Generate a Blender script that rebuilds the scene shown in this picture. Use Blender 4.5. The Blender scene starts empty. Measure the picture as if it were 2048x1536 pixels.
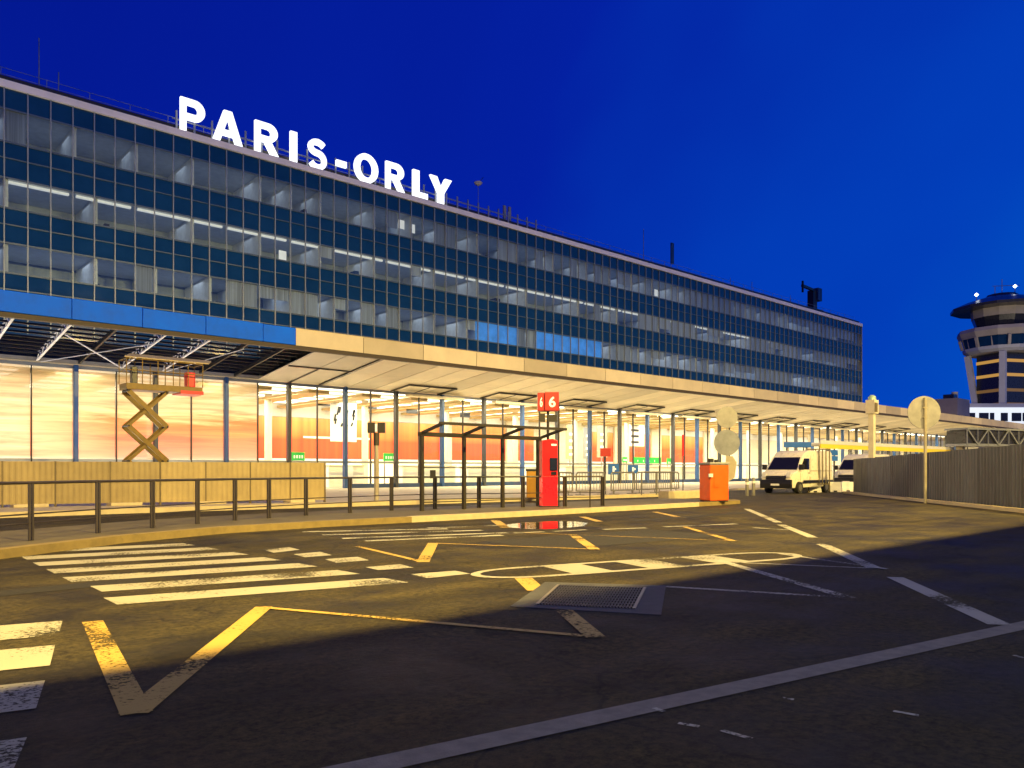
import bpy, bmesh, math, random
from mathutils import Vector, Matrix
random.seed(7)
C = bpy.context.scene
COL = C.collection
PI = math.pi
def ramp(node, stops):
    els = node.color_ramp.elements
    els[0].position, els[1].position = stops[0][0], stops[-1][0]
    els[0].color, els[1].color = (*stops[0][1], 1), (*stops[-1][1], 1)
    for p, c in stops[1:-1]: els.new(p).color = (*c, 1)

# ------------------------------------------------------------------ camera
EYE, F, HZ, CX = 1.35, 1550.0, 940.0, 1024.0     # eye height; focal length, horizon row, centre column (px of a 2048 frame)
YAW = math.atan(1726 / F)
CA, SA = math.cos(YAW), math.sin(YAW)
cam = bpy.data.objects.new("camera", bpy.data.cameras.new("camera"))
COL.objects.link(cam)
cam.location = (0, 0, EYE)
cam.rotation_euler = (PI / 2, 0, YAW - PI / 2)
cam.data.sensor_width = 36
cam.data.lens = F / 2048 * 36
cam.data.shift_y = (HZ - 768) / 2048
cam.data.clip_end = 3000
C.camera = cam

# ------------------------------------------------------------------ sky
wd = bpy.data.worlds.new("World"); C.world = wd; wd.use_nodes = True
nt = wd.node_tree; nt.nodes.clear()
tc = nt.nodes.new("ShaderNodeTexCoord")
dot = nt.nodes.new("ShaderNodeVectorMath"); dot.operation = 'DOT_PRODUCT'
dot.inputs[1].default_value = (0.9 * SA, -0.9 * CA, -0.6)
mr = nt.nodes.new("ShaderNodeMapRange"); mr.inputs[1].default_value = -0.8; mr.inputs[2].default_value = 0.55
rp = nt.nodes.new("ShaderNodeValToRGB")
ramp(rp, ((0.0, (.001, .009, .28)), (.45, (.001, .015, .36)), (.80, (.0006, .05, .49)), (1.0, (.0006, .11, .58))))
cl = nt.nodes.new("ShaderNodeTexNoise"); cl.inputs['Scale'].default_value = 2.2; cl.inputs['Detail'].default_value = 3
cm = nt.nodes.new("ShaderNodeMapping"); cm.inputs['Scale'].default_value = (2.2, .9, 1.2); cm.inputs['Rotation'].default_value = (0.3, .5, .2)
cmul = nt.nodes.new("ShaderNodeMapRange"); cmul.inputs[1].default_value = .35; cmul.inputs[2].default_value = .75
cmul.inputs[3].default_value = -.05; cmul.inputs[4].default_value = .10
add = nt.nodes.new("ShaderNodeMath"); add.operation = 'ADD'
bg = nt.nodes.new("ShaderNodeBackground"); wo = nt.nodes.new("ShaderNodeOutputWorld")
L = nt.links.new
L(tc.outputs['Generated'], dot.inputs[0]); L(dot.outputs['Value'], mr.inputs[0])
L(tc.outputs['Generated'], cm.inputs[0]); L(cm.outputs[0], cl.inputs['Vector']); L(cl.outputs[0], cmul.inputs[0])
L(mr.outputs[0], add.inputs[0]); L(cmul.outputs[0], add.inputs[1])
L(add.outputs[0], rp.inputs[0]); L(rp.outputs[0], bg.inputs[0]); L(bg.outputs[0], wo.inputs[0])
bg.inputs[1].default_value = 1.0

# ------------------------------------------------------------------ lamps, of the place and added
def lamp(name, kind, loc, target, energy, color, **kw):
    d = bpy.data.lights.new(name, kind); d.energy = energy; d.color = color
    for k, v in kw.items(): setattr(d, k, v)
    o = bpy.data.objects.new(name, d); COL.objects.link(o); o.location = loc
    o.rotation_euler = (Vector(target) - Vector(loc)).to_track_quat('-Z', 'Y').to_euler()
    return o
SODIUM = (1.0, .71, .19)
for x in (-8, 6, 20, 34, 50, 68, 88, 110, 134):            # road floodlights along the deck edge behind the camera
    lamp("road_floodlight", 'SPOT', (x, 3.57, 13), (x + 3, 17.5, 0), 20500, SODIUM, spot_size=math.radians(122), spot_blend=.5, shadow_soft_size=.035)
lamp("added_deck_fill", 'AREA', (18, -6, 10.3), (18, -6, 0), 2300, (.96, .95, 1.0), shape='RECTANGLE', size=80, size_y=14)   # added fill under the deck, lifts the dark foreground
HALLC = (1.0, .88, .63)
for x in (2, 30, 58, 86, 118):                   # hall ceiling lighting
    lamp("hall_lighting", 'AREA', (x, 53, 6.45), (x, 53, 0), 8200, HALLC, shape='RECTANGLE', size=27, size_y=10)
for z, e in ((19.4, 370), (15.95, 370), (12.7, 540)):   # office lighting on three storeys
    lamp("office_lighting", 'AREA', (53, 47.9, z), (53, 47.9, 0), e, (.74, .84, 1.0), shape='RECTANGLE', size=96, size_y=1.6)
for x in (40, 62, 84, 106, 128):                 # added lamps under the canopy, brighten the soffit by bounce
    lamp("added_canopy_lamp", 'AREA', (x, 43.0, 6.95), (x, 43.0, 0), 1900, (1, .82, .48), shape='RECTANGLE', size=10, size_y=1.0)

for x in (4, 14):                                # added uplights that whiten the beams of the unfinished canopy
    o = lamp("added_uplight", 'AREA', (x, 41.8, 1.2), (x, 41.8, 9), 420, (1, .97, .9), shape='RECTANGLE', size=8, size_y=2.5)
for loc, tg, e in (((205, 20, 14), (250, 70, 40), 36000), ((150, 45, 20), (250, 70, 44), 56000), ((128, 32, 14), (176, 52, 14), 9000)):   # unseen floods added to light the tower and plant room
    lamp("added_tower_flood", 'SPOT', loc, tg, e, (1.0, .86, .62), spot_size=math.radians(50), spot_blend=.6, shadow_soft_size=.5)
C.render.engine = 'CYCLES'
C.cycles.use_denoising = True
C.cycles.max_bounces = 6; C.cycles.diffuse_bounces = 3; C.cycles.glossy_bounces = 4; C.cycles.transparent_max_bounces = 16
C.cycles.sample_clamp_indirect = 6
C.view_settings.view_transform = 'Standard'; C.view_settings.look = 'None'
C.view_settings.exposure = 0; C.view_settings.gamma = 1

# ------------------------------------------------------------------ geometry helpers
def G(px, py, z=0.0):
    """point on the level z whose picture is at px, py"""
    d = (EYE - z) * F / (py - HZ); u = (px - CX) / F
    return Vector((d * (CA + SA * u), d * (SA - CA * u), z))
def W(px, py, Y):
    """point of the upright plane y = Y"""
    u = (px - CX) / F; d = Y / (SA - CA * u)
    return Vector((d * (CA + SA * u), Y, EYE + (HZ - py) / F * d))
def at(px, d, py=None):
    u = (px - CX) / F
    return Vector((d * (CA + SA * u), d * (SA - CA * u), 0 if py is None else EYE + (HZ - py) * d / F))
def FX(px): return W(px, 900, 46.0).x

class MB:
    def __init__(s): s.v = []; s.f = []
    def add(s, vs, fs):
        b = len(s.v); s.v += [tuple(v) for v in vs]; s.f += [tuple(b + i for i in f) for f in fs]; return s
    def box(s, x0, x1, y0, y1, z0, z1):
        return s.add([(x0,y0,z0),(x1,y0,z0),(x1,y1,z0),(x0,y1,z0),(x0,y0,z1),(x1,y0,z1),(x1,y1,z1),(x0,y1,z1)],
                     [(0,3,2,1),(4,5,6,7),(0,1,5,4),(1,2,6,5),(2,3,7,6),(3,0,4,7)])
    def bar(s, a, b, w, h=None, up=(0, 0, 1)):
        a = Vector(a); b = Vector(b); h = h or w; t = (b - a).normalized(); up = Vector(up)
        if abs(t.dot(up)) > .99: up = Vector((0, 1, 0))
        r = t.cross(up).normalized(); n = r.cross(t)
        vs = [p + r * (i * w / 2) + n * (j * h / 2) for p in (a, b) for i, j in ((-1,-1),(1,-1),(1,1),(-1,1))]
        return s.add(vs, [(3,2,1,0),(4,5,6,7),(0,1,5,4),(1,2,6,5),(2,3,7,6),(3,0,4,7)])
    def tube(s, a, b, r, n=10, r2=None):
        a = Vector(a); b = Vector(b); t = (b - a).normalized(); r2 = r if r2 is None else r2
        p = t.orthogonal().normalized(); q = t.cross(p); vs = []
        for c, rr in ((a, r), (b, r2)):
            vs += [c + (p * math.cos(k * 2 * PI / n) + q * math.sin(k * 2 * PI / n)) * rr for k in range(n)]
        fs = [(k, (k + 1) % n, n + (k + 1) % n, n + k) for k in range(n)] + [tuple(range(n))[::-1], tuple(range(n, 2 * n))]
        return s.add(vs, fs)
    def path(s, pts, r, n=8):
        for a, b in zip(pts, pts[1:]): s.tube(a, b, r, n)
        return s
    def prism(s, poly, z0, z1):
        n = len(poly)
        vs = [(p[0], p[1], z0) for p in poly] + [(p[0], p[1], z1) for p in poly]
        return s.add(vs, [tuple(range(n))[::-1], tuple(range(n, 2 * n))] + [(k, (k + 1) % n, n + (k + 1) % n, n + k) for k in range(n)])
    def prismy(s, poly, y0, y1):                      # polygon in x, z pushed along y
        n = len(poly)
        vs = [(p[0], y0, p[1]) for p in poly] + [(p[0], y1, p[1]) for p in poly]
        return s.add(vs, [tuple(range(n)), tuple(range(n, 2 * n))[::-1]] + [(k, n + k, n + (k + 1) % n, (k + 1) % n) for k in range(n)])
    def lathe(s, prof, c=(0, 0), n=16, rot=0.0):
        vs = [(c[0] + r * math.cos(rot + k * 2 * PI / n), c[1] + r * math.sin(rot + k * 2 * PI / n), z) for r, z in prof for k in range(n)]
        fs = [(i * n + k, i * n + (k + 1) % n, (i + 1) * n + (k + 1) % n, (i + 1) * n + k) for i in range(len(prof) - 1) for k in range(n)]
        fs += [tuple(range(n))[::-1], tuple(range((len(prof) - 1) * n, len(prof) * n))]
        return s.add(vs, fs)
    def build(s, name, mat, parent=None, world=True, bevel=0.0, smooth=False, seg=2):
        me = bpy.data.meshes.new(name)
        vs = s.v
        if parent is not None and world:
            M = WM[parent.name].inverted(); vs = [M @ Vector(v) for v in vs]
        me.from_pydata([tuple(v) for v in vs], [], s.f)
        bm = bmesh.new(); bm.from_mesh(me)
        if any(len(e.link_faces) > 1 for e in bm.edges): bmesh.ops.recalc_face_normals(bm, faces=bm.faces)
        if bevel:
            es = [e for e in bm.edges if len(e.link_faces) == 2 and e.calc_face_angle(0) > .5]
            bmesh.ops.bevel(bm, geom=es, offset=bevel, segments=seg, affect='EDGES', profile=.6, clamp_overlap=True)
        bm.to_mesh(me); bm.free()
        me.materials.append(mat)
        if smooth:
            for p in me.polygons: p.use_smooth = True
            try: me.set_sharp_from_angle(angle=math.radians(40))
            except Exception: pass
        o = bpy.data.objects.new(name, me); COL.objects.link(o)
        WM[o.name] = Matrix.Identity(4)
        if parent is not None: o.parent = parent; WM[o.name] = WM[parent.name]
        return o
WM = {}
def tag(o, label, cat, group=None):
    o['label'] = label; o['category'] = cat
    if group: o['group'] = group
    return o
def thing(name, label, cat, loc=(0, 0, 0), rz=0.0, group=None):
    o = bpy.data.objects.new(name, None); COL.objects.link(o); o.empty_display_size = .2
    o.location = loc; o.rotation_euler = (0, 0, rz)
    WM[o.name] = Matrix.Translation(Vector(loc)) @ Matrix.Rotation(rz, 4, 'Z')
    return tag(o, label, cat, group)
def struct(o, label=None):
    o['kind'] = 'structure'
    if label: o['label'] = label
    return o
def dup(root, loc, rz, label, group=None):
    r = root.copy(); COL.objects.link(r); r.location = loc; r.rotation_euler = (0, 0, rz); r['label'] = label
    if group: r['group'] = group
    for ch in list(root.children):
        c = ch.copy(); COL.objects.link(c); c.parent = r
        for g in ch.children:
            e = g.copy(); COL.objects.link(e); e.parent = c
    return r

# ------------------------------------------------------------------ materials
def N(t, k, **kw):
    n = t.nodes.new(k)
    for a, b in kw.items(): n.inputs[a].default_value = b
    return n
def mat(name, col, rough=.5, metal=0.0, var=.12, scale=3.0, emit=None, es=1.0, bump=0.0, spec=None, stretch=(1, 1, 1), spots=None):
    m = bpy.data.materials.new(name); m.use_nodes = True; t = m.node_tree; b = t.nodes['Principled BSDF']
    b.inputs['Roughness'].default_value = rough; b.inputs['Metallic'].default_value = metal
    if spec is not None: b.inputs['Specular IOR Level'].default_value = spec
    g = t.nodes.new('ShaderNodeNewGeometry')
    mp = N(t, 'ShaderNodeMapping', Scale=stretch); t.links.new(g.outputs['Position'], mp.inputs[0])
    n = N(t, 'ShaderNodeTexNoise', Scale=scale, Detail=5.0, Roughness=.6); t.links.new(mp.outputs[0], n.inputs['Vector'])
    r = t.nodes.new('ShaderNodeMapRange'); r.inputs[1].default_value = .3; r.inputs[2].default_value = .7
    r.inputs[3].default_value = 1 - var; r.inputs[4].default_value = 1 + var
    t.links.new(n.outputs[0], r.inputs[0])
    mul = t.nodes.new('ShaderNodeVectorMath'); mul.operation = 'SCALE'; mul.inputs[0].default_value = col
    t.links.new(r.outputs[0], mul.inputs['Scale'])
    t.links.new(mul.outputs[0], b.inputs['Base Color'])
    rr = t.nodes.new('ShaderNodeMapRange'); rr.inputs[3].default_value = max(.02, rough - .12); rr.inputs[4].default_value = min(1, rough + .1)
    t.links.new(n.outputs[0], rr.inputs[0]); t.links.new(rr.outputs[0], b.inputs['Roughness'])
    if bump:
        n2 = N(t, 'ShaderNodeTexNoise', Scale=scale * 12, Detail=3.0); t.links.new(g.outputs['Position'], n2.inputs['Vector'])
        bp = N(t, 'ShaderNodeBump', Strength=bump, Distance=.02); t.links.new(n2.outputs[0], bp.inputs['Height']); t.links.new(bp.outputs[0], b.inputs['Normal'])
    if emit:
        b.inputs['Emission Color'].default_value = (*emit, 1); b.inputs['Emission Strength'].default_value = es
    return m
def emitter(name, col, s): return mat(name, (.6, .6, .6), .5, emit=col, es=s)
def glass(name, tint=(.9, .95, 1), gloss=1.0, rough=.02):
    """thin pane: clear with a Fresnel reflection"""
    m = bpy.data.materials.new(name); m.use_nodes = True; t = m.node_tree; t.nodes.clear()
    o = t.nodes.new('ShaderNodeOutputMaterial'); mx = t.nodes.new('ShaderNodeMixShader')
    tr = N(t, 'ShaderNodeBsdfTransparent'); tr.inputs[0].default_value = (*tint, 1)
    gl = N(t, 'ShaderNodeBsdfGlossy', Roughness=rough); gl.inputs[0].default_value = (.95, .97, 1, 1)
    fr = N(t, 'ShaderNodeFresnel', IOR=1.5)
    mu = t.nodes.new('ShaderNodeMath'); mu.operation = 'MULTIPLY'; mu.inputs[1].default_value = gloss
    g = t.nodes.new('ShaderNodeNewGeometry')
    ns = N(t, 'ShaderNodeTexNoise', Scale=.8, Detail=1.0); t.links.new(g.outputs['Position'], ns.inputs['Vector'])
    bp = N(t, 'ShaderNodeBump', Strength=.06, Distance=.3); t.links.new(ns.outputs[0], bp.inputs['Height']); t.links.new(bp.outputs[0], gl.inputs['Normal'])
    t.links.new(fr.outputs[0], mu.inputs[0]); t.links.new(mu.outputs[0], mx.inputs[0])
    t.links.new(tr.outputs[0], mx.inputs[1]); t.links.new(gl.outputs[0], mx.inputs[2]); t.links.new(mx.outputs[0], o.inputs[0])
    return m

def asphalt():
    m = bpy.data.materials.new('asphalt'); m.use_nodes = True; t = m.node_tree; b = t.nodes['Principled BSDF']; K = t.links.new
    g = t.nodes.new('ShaderNodeNewGeometry')
    big = N(t, 'ShaderNodeTexNoise', Scale=.8, Detail=7.0, Roughness=.66); K(g.outputs['Position'], big.inputs['Vector'])
    mp = N(t, 'ShaderNodeMapping', Scale=(.12, 1.3, 1), Rotation=(0, 0, .12)); K(g.outputs['Position'], mp.inputs[0])
    strk = N(t, 'ShaderNodeTexNoise', Scale=1.0, Detail=5.0, Roughness=.6); K(mp.outputs[0], strk.inputs['Vector'])
    fine = N(t, 'ShaderNodeTexNoise', Scale=15.0, Detail=8.0, Roughness=.85); K(g.outputs['Position'], fine.inputs['Vector'])
    vor = N(t, 'ShaderNodeTexVoronoi', Scale=70.0); K(g.outputs['Position'], vor.inputs['Vector'])
    r1 = t.nodes.new('ShaderNodeMapRange'); r1.inputs[1].default_value = .36; r1.inputs[2].default_value = .64; r1.inputs[3].default_value = .4; r1.inputs[4].default_value = 1.5
    K(big.outputs[0], r1.inputs[0])
    r2 = t.nodes.new('ShaderNodeMapRange'); r2.inputs[1].default_value = .35; r2.inputs[2].default_value = .65; r2.inputs[3].default_value = .6; r2.inputs[4].default_value = 1.3
    K(strk.outputs[0], r2.inputs[0])
    r3 = t.nodes.new('ShaderNodeMapRange'); r3.inputs[1].default_value = .41; r3.inputs[2].default_value = .6; r3.inputs[3].default_value = .35; r3.inputs[4].default_value = 1.75
    K(fine.outputs[0], r3.inputs[0])
    a = t.nodes.new('ShaderNodeMath'); a.operation = 'MULTIPLY'; K(r1.outputs[0], a.inputs[0]); K(r2.outputs[0], a.inputs[1])
    c = t.nodes.new('ShaderNodeMath'); c.operation = 'MULTIPLY'; K(a.outputs[0], c.inputs[0]); K(r3.outputs[0], c.inputs[1])
    st = t.nodes.new('ShaderNodeMath'); st.operation = 'LESS_THAN'; st.inputs[1].default_value = .13; K(vor.outputs['Distance'], st.inputs[0])   # pale stone chips
    sm = t.nodes.new('ShaderNodeMath'); sm.operation = 'MULTIPLY_ADD'; sm.inputs[1].default_value = .9; K(st.outputs[0], sm.inputs[0]); K(c.outputs[0], sm.inputs[2])
    s = t.nodes.new('ShaderNodeVectorMath'); s.operation = 'SCALE'; s.inputs[0].default_value = (.041, .032, .012); K(sm.outputs[0], s.inputs['Scale'])
    # cracks and oil stains
    dn = N(t, 'ShaderNodeTexNoise', Scale=1.4, Detail=5.0); K(g.outputs['Position'], dn.inputs['Vector'])
    dm = t.nodes.new('ShaderNodeVectorMath'); dm.operation = 'MULTIPLY_ADD'; dm.inputs[1].default_value = (1.1, 1.1, 0); K(dn.outputs['Color'], dm.inputs[0]); K(g.outputs['Position'], dm.inputs[2])
    cv = N(t, 'ShaderNodeTexVoronoi', Scale=.22); cv.feature = 'DISTANCE_TO_EDGE'; K(dm.outputs[0], cv.inputs['Vector'])
    cr = t.nodes.new('ShaderNodeMapRange'); cr.inputs[1].default_value = .0; cr.inputs[2].default_value = .006; cr.inputs[3].default_value = .3; cr.inputs[4].default_value = 1; K(cv.outputs['Distance'], cr.inputs[0])
    oil = N(t, 'ShaderNodeTexNoise', Scale=.55, Detail=3.0, Distortion=.8); K(g.outputs['Position'], oil.inputs['Vector'])
    ol = t.nodes.new('ShaderNodeMapRange'); ol.inputs[1].default_value = .58; ol.inputs[2].default_value = .68; ol.inputs[3].default_value = 1; ol.inputs[4].default_value = .45; K(oil.outputs[0], ol.inputs[0])
    co = t.nodes.new('ShaderNodeMath'); co.operation = 'MULTIPLY'; K(cr.outputs[0], co.inputs[0]); K(ol.outputs[0], co.inputs[1])
    s2 = t.nodes.new('ShaderNodeVectorMath'); s2.operation = 'SCALE'; K(s.outputs[0], s2.inputs[0]); K(co.outputs[0], s2.inputs['Scale'])
    K(s2.outputs[0], b.inputs['Base Color'])
    ro = t.nodes.new('ShaderNodeMapRange'); ro.inputs[1].default_value = .35; ro.inputs[2].default_value = .62; ro.inputs[3].default_value = .6; ro.inputs[4].default_value = .88
    K(big.outputs[0], ro.inputs[0]); K(ro.outputs[0], b.inputs['Roughness'])
    b.inputs["Specular IOR Level"].default_value = .3
    bp = N(t, 'ShaderNodeBump', Strength=.9, Distance=.02); K(fine.outputs[0], bp.inputs['Height']); K(bp.outputs[0], b.inputs['Normal'])
    return m
def paint(name, col, wear=.5):
    """road paint worn through to the asphalt"""
    m = bpy.data.materials.new(name); m.use_nodes = True; t = m.node_tree; b = t.nodes['Principled BSDF']; K = t.links.new
    o = t.nodes['Material Output']; g = t.nodes.new('ShaderNodeNewGeometry')
    n = N(t, 'ShaderNodeTexNoise', Scale=26.0, Detail=5.0, Roughness=.75); K(g.outputs['Position'], n.inputs['Vector'])
    n2 = N(t, 'ShaderNodeTexNoise', Scale=.9, Detail=4.0); K(g.outputs['Position'], n2.inputs['Vector'])
    a = t.nodes.new('ShaderNodeMath'); a.operation = 'ADD'; K(n.outputs[0], a.inputs[0]); K(n2.outputs[0], a.inputs[1])
    r = t.nodes.new('ShaderNodeMapRange'); r.inputs[1].default_value = .78 + .3 * (wear - .5); r.inputs[2].default_value = .9 + .3 * (wear - .5)
    K(a.outputs[0], r.inputs[0])
    v = t.nodes.new('ShaderNodeMapRange'); v.inputs[3].default_value = .75; v.inputs[4].default_value = 1.1; K(n2.outputs[0], v.inputs[0])
    s = t.nodes.new('ShaderNodeVectorMath'); s.operation = 'SCALE'; s.inputs[0].default_value = col; K(v.outputs[0], s.inputs['Scale'])
    K(s.outputs[0], b.inputs['Base Color']); b.inputs['Roughness'].default_value = .6
    tr = t.nodes.new('ShaderNodeBsdfTransparent'); mx = t.nodes.new('ShaderNodeMixShader')
    K(r.outputs[0], mx.inputs[0]); K(tr.outputs[0], mx.inputs[1]); K(b.outputs[0], mx.inputs[2]); K(mx.outputs[0], o.inputs[0])
    return m
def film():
    """milky protective film, reflection streaks and a low orange band put into its colour"""
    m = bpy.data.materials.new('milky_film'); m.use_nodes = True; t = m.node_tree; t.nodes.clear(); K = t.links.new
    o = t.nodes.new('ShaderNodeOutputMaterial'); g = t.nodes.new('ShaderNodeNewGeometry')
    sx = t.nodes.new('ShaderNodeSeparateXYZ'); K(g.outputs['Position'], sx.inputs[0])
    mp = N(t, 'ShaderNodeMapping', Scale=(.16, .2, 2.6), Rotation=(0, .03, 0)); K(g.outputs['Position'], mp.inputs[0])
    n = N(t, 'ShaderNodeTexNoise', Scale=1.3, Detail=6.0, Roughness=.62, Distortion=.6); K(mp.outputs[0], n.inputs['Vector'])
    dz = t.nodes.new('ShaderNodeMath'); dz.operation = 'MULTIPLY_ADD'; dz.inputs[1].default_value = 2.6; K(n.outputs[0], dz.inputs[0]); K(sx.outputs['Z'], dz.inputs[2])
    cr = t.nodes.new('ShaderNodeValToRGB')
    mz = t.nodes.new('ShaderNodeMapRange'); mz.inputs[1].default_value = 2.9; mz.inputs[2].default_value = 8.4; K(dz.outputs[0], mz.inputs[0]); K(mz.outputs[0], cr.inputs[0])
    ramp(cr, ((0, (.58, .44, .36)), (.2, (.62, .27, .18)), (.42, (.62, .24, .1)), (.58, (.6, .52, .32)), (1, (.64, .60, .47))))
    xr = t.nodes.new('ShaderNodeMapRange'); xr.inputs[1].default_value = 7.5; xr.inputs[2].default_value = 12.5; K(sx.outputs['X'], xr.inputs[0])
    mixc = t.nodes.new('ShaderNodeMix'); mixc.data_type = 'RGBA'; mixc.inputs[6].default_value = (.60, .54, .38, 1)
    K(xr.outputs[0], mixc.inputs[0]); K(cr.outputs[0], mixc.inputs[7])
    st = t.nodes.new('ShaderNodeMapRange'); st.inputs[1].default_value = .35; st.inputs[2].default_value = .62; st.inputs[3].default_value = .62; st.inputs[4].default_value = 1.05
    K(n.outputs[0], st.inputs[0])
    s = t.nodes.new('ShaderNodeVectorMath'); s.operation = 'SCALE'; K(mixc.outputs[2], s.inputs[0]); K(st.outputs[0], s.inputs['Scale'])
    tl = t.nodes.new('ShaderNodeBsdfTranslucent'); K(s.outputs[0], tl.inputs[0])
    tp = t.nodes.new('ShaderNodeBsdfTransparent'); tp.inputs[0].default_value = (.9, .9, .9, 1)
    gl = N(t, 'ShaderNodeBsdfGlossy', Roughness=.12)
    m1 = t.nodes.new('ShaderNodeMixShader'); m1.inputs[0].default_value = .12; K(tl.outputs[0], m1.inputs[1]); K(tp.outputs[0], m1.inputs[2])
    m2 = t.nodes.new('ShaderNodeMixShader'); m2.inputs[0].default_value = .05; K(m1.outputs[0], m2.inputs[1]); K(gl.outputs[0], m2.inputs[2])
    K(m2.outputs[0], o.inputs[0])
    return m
def orange_fade():
    """orange back wall of the hall: red orange at the foot, yellow at the head, white above, in boards"""
    m = bpy.data.materials.new('graded_orange_wall'); m.use_nodes = True; t = m.node_tree; b = t.nodes['Principled BSDF']; K = t.links.new
    g = t.nodes.new('ShaderNodeNewGeometry'); sx = t.nodes.new('ShaderNodeSeparateXYZ'); K(g.outputs['Position'], sx.inputs[0])
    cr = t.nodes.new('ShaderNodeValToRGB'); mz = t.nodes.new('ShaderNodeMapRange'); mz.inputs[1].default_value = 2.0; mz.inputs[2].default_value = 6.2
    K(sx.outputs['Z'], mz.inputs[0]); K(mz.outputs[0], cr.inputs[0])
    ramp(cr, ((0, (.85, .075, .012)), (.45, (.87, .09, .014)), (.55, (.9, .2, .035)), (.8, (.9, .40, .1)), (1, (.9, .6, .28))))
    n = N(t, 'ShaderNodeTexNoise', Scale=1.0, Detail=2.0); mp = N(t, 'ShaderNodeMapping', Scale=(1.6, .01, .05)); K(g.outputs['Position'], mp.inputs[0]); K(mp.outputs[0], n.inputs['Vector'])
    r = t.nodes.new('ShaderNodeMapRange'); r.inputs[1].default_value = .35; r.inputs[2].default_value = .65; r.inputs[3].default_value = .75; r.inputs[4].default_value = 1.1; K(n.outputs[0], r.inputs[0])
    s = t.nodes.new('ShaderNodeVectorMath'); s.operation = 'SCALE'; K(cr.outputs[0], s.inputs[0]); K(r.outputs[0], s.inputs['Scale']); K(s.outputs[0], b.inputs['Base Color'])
    b.inputs['Roughness'].default_value = .5
    return m

M = {}
def vary(m, lo, hi):
    t = m.node_tree; b = t.nodes['Principled BSDF']; oi = t.nodes.new('ShaderNodeObjectInfo'); q = t.nodes.new('ShaderNodeMapRange'); q.inputs[3].default_value = lo; q.inputs[4].default_value = hi
    t.links.new(oi.outputs['Random'], q.inputs[0]); old = b.inputs['Base Color'].links[0].from_socket; v = t.nodes.new('ShaderNodeVectorMath'); v.operation = 'SCALE'
    t.links.new(old, v.inputs[0]); t.links.new(q.outputs[0], v.inputs['Scale']); t.links.new(v.outputs[0], b.inputs['Base Color'])
M['asphalt'] = asphalt()
M['white_paint'] = paint('white_road_paint', (.40, .375, .28), .66)
M['worn_paint'] = paint('worn_white_paint', (.44, .42, .33), .9)
M['yellow_paint'] = paint('yellow_road_paint', (.50, .33, .06), .72)
M['grey_strip'] = mat('grey_kerb_stone', (.20, .18, .15), .75, var=.25, scale=9, bump=.3)
M['pave'] = mat('pavement', (.105, .088, .048), .7, var=.3, scale=1.5, bump=.3)
M['concrete'] = mat('concrete', (.48, .42, .30), .7, var=.2, scale=2.5, bump=.2)
M['kerb'] = mat('kerb_stone', (.25, .185, .06), .7, var=.2, scale=4, bump=.2)
M['pale_kerb'] = mat('pale_kerb_stone', (.56, .47, .27), .6, var=.12, scale=4, bump=.15)
M['water'] = mat('rain_water', (.01, .01, .01), .04, spec=.6, var=0)
M['alu'] = mat('anodised_aluminium', (.27, .29, .31), .4, .3, var=.08)
M['mullion'] = mat('blue_grey_mullion', (.23, .28, .34), .4, .2, var=.08)
M['transom'] = mat('dark_blue_transom', (.07, .11, .17), .4, .2, var=.08)
M['roofband'] = mat('pale_roof_band', (.86, .86, .84), .5, var=.1, scale=.7)
M['dark'] = mat('dark_metal', (.025, .023, .022), .5, .2)
M['spandrel'] = mat('blue_spandrel_glass', (.006, .035, .10), .04, var=.2, scale=.6, spec=.6)
M['win'] = glass('window_glass', (.75, .85, .95), 1.5)
M['clear'] = glass('hall_glass', (.95, .98, .97), .7)
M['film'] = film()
M['blue'] = mat('blue_column_paint', (.02, .075, .24), .4, var=.1)
M['darkcol'] = mat('dark_column_paint', (.035, .04, .05), .4)
M['navy'] = mat('navy_metal', (.02, .05, .14), .5)
M['bluefilm'] = mat('blue_sheeting', (.001, .14, .98), .6, var=.12, scale=1.2, spec=.2)

def panels(name, col, pitch, x0):
    m = mat(name, col, .5, var=.12, scale=.5); t = m.node_tree; K = t.links.new; b = t.nodes['Principled BSDF']
    g = t.nodes.new('ShaderNodeNewGeometry'); sx = t.nodes.new('ShaderNodeSeparateXYZ'); K(g.outputs['Position'], sx.inputs[0])
    a = t.nodes.new('ShaderNodeMath'); a.operation = 'SUBTRACT'; a.inputs[1].default_value = x0; K(sx.outputs[0], a.inputs[0])
    d = t.nodes.new('ShaderNodeMath'); d.operation = 'DIVIDE'; d.inputs[1].default_value = pitch; K(a.outputs[0], d.inputs[0])
    f = t.nodes.new('ShaderNodeMath'); f.operation = 'FLOOR'; K(d.outputs[0], f.inputs[0])
    w = t.nodes.new('ShaderNodeTexWhiteNoise'); w.noise_dimensions = '1D'; K(f.outputs[0], w.inputs['W'])
    r = t.nodes.new('ShaderNodeMapRange'); r.inputs[3].default_value = .72; r.inputs[4].default_value = 1.12; K(w.outputs['Value'], r.inputs[0])
    old = b.inputs['Base Color'].links[0].from_socket; s = t.nodes.new('ShaderNodeVectorMath'); s.operation = 'SCALE'; K(old, s.inputs[0]); K(r.outputs[0], s.inputs['Scale']); K(s.outputs[0], b.inputs['Base Color'])
    return m
M['fascia'] = panels('stained_fascia', (.66, .57, .38), 4.1, 18.8)
M['soffit'] = panels('soffit_panel', (.78, .70, .53), 2.05, 24.52)
M['brown'] = mat('brown_flashing', (.05, .035, .018), .6)
M['purlin'] = mat('grey_steel_purlin', (.02, .02, .022), .5, .3)
M['truss'] = mat('white_galvanised_steel', (.8, .8, .78), .45)
M['white'] = mat('white_paint', (.78, .77, .72), .5, var=.05)
M['cream'] = mat('cream_paint', (.7, .63, .45), .5, var=.08)
M['orange_fade'] = orange_fade()
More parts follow.
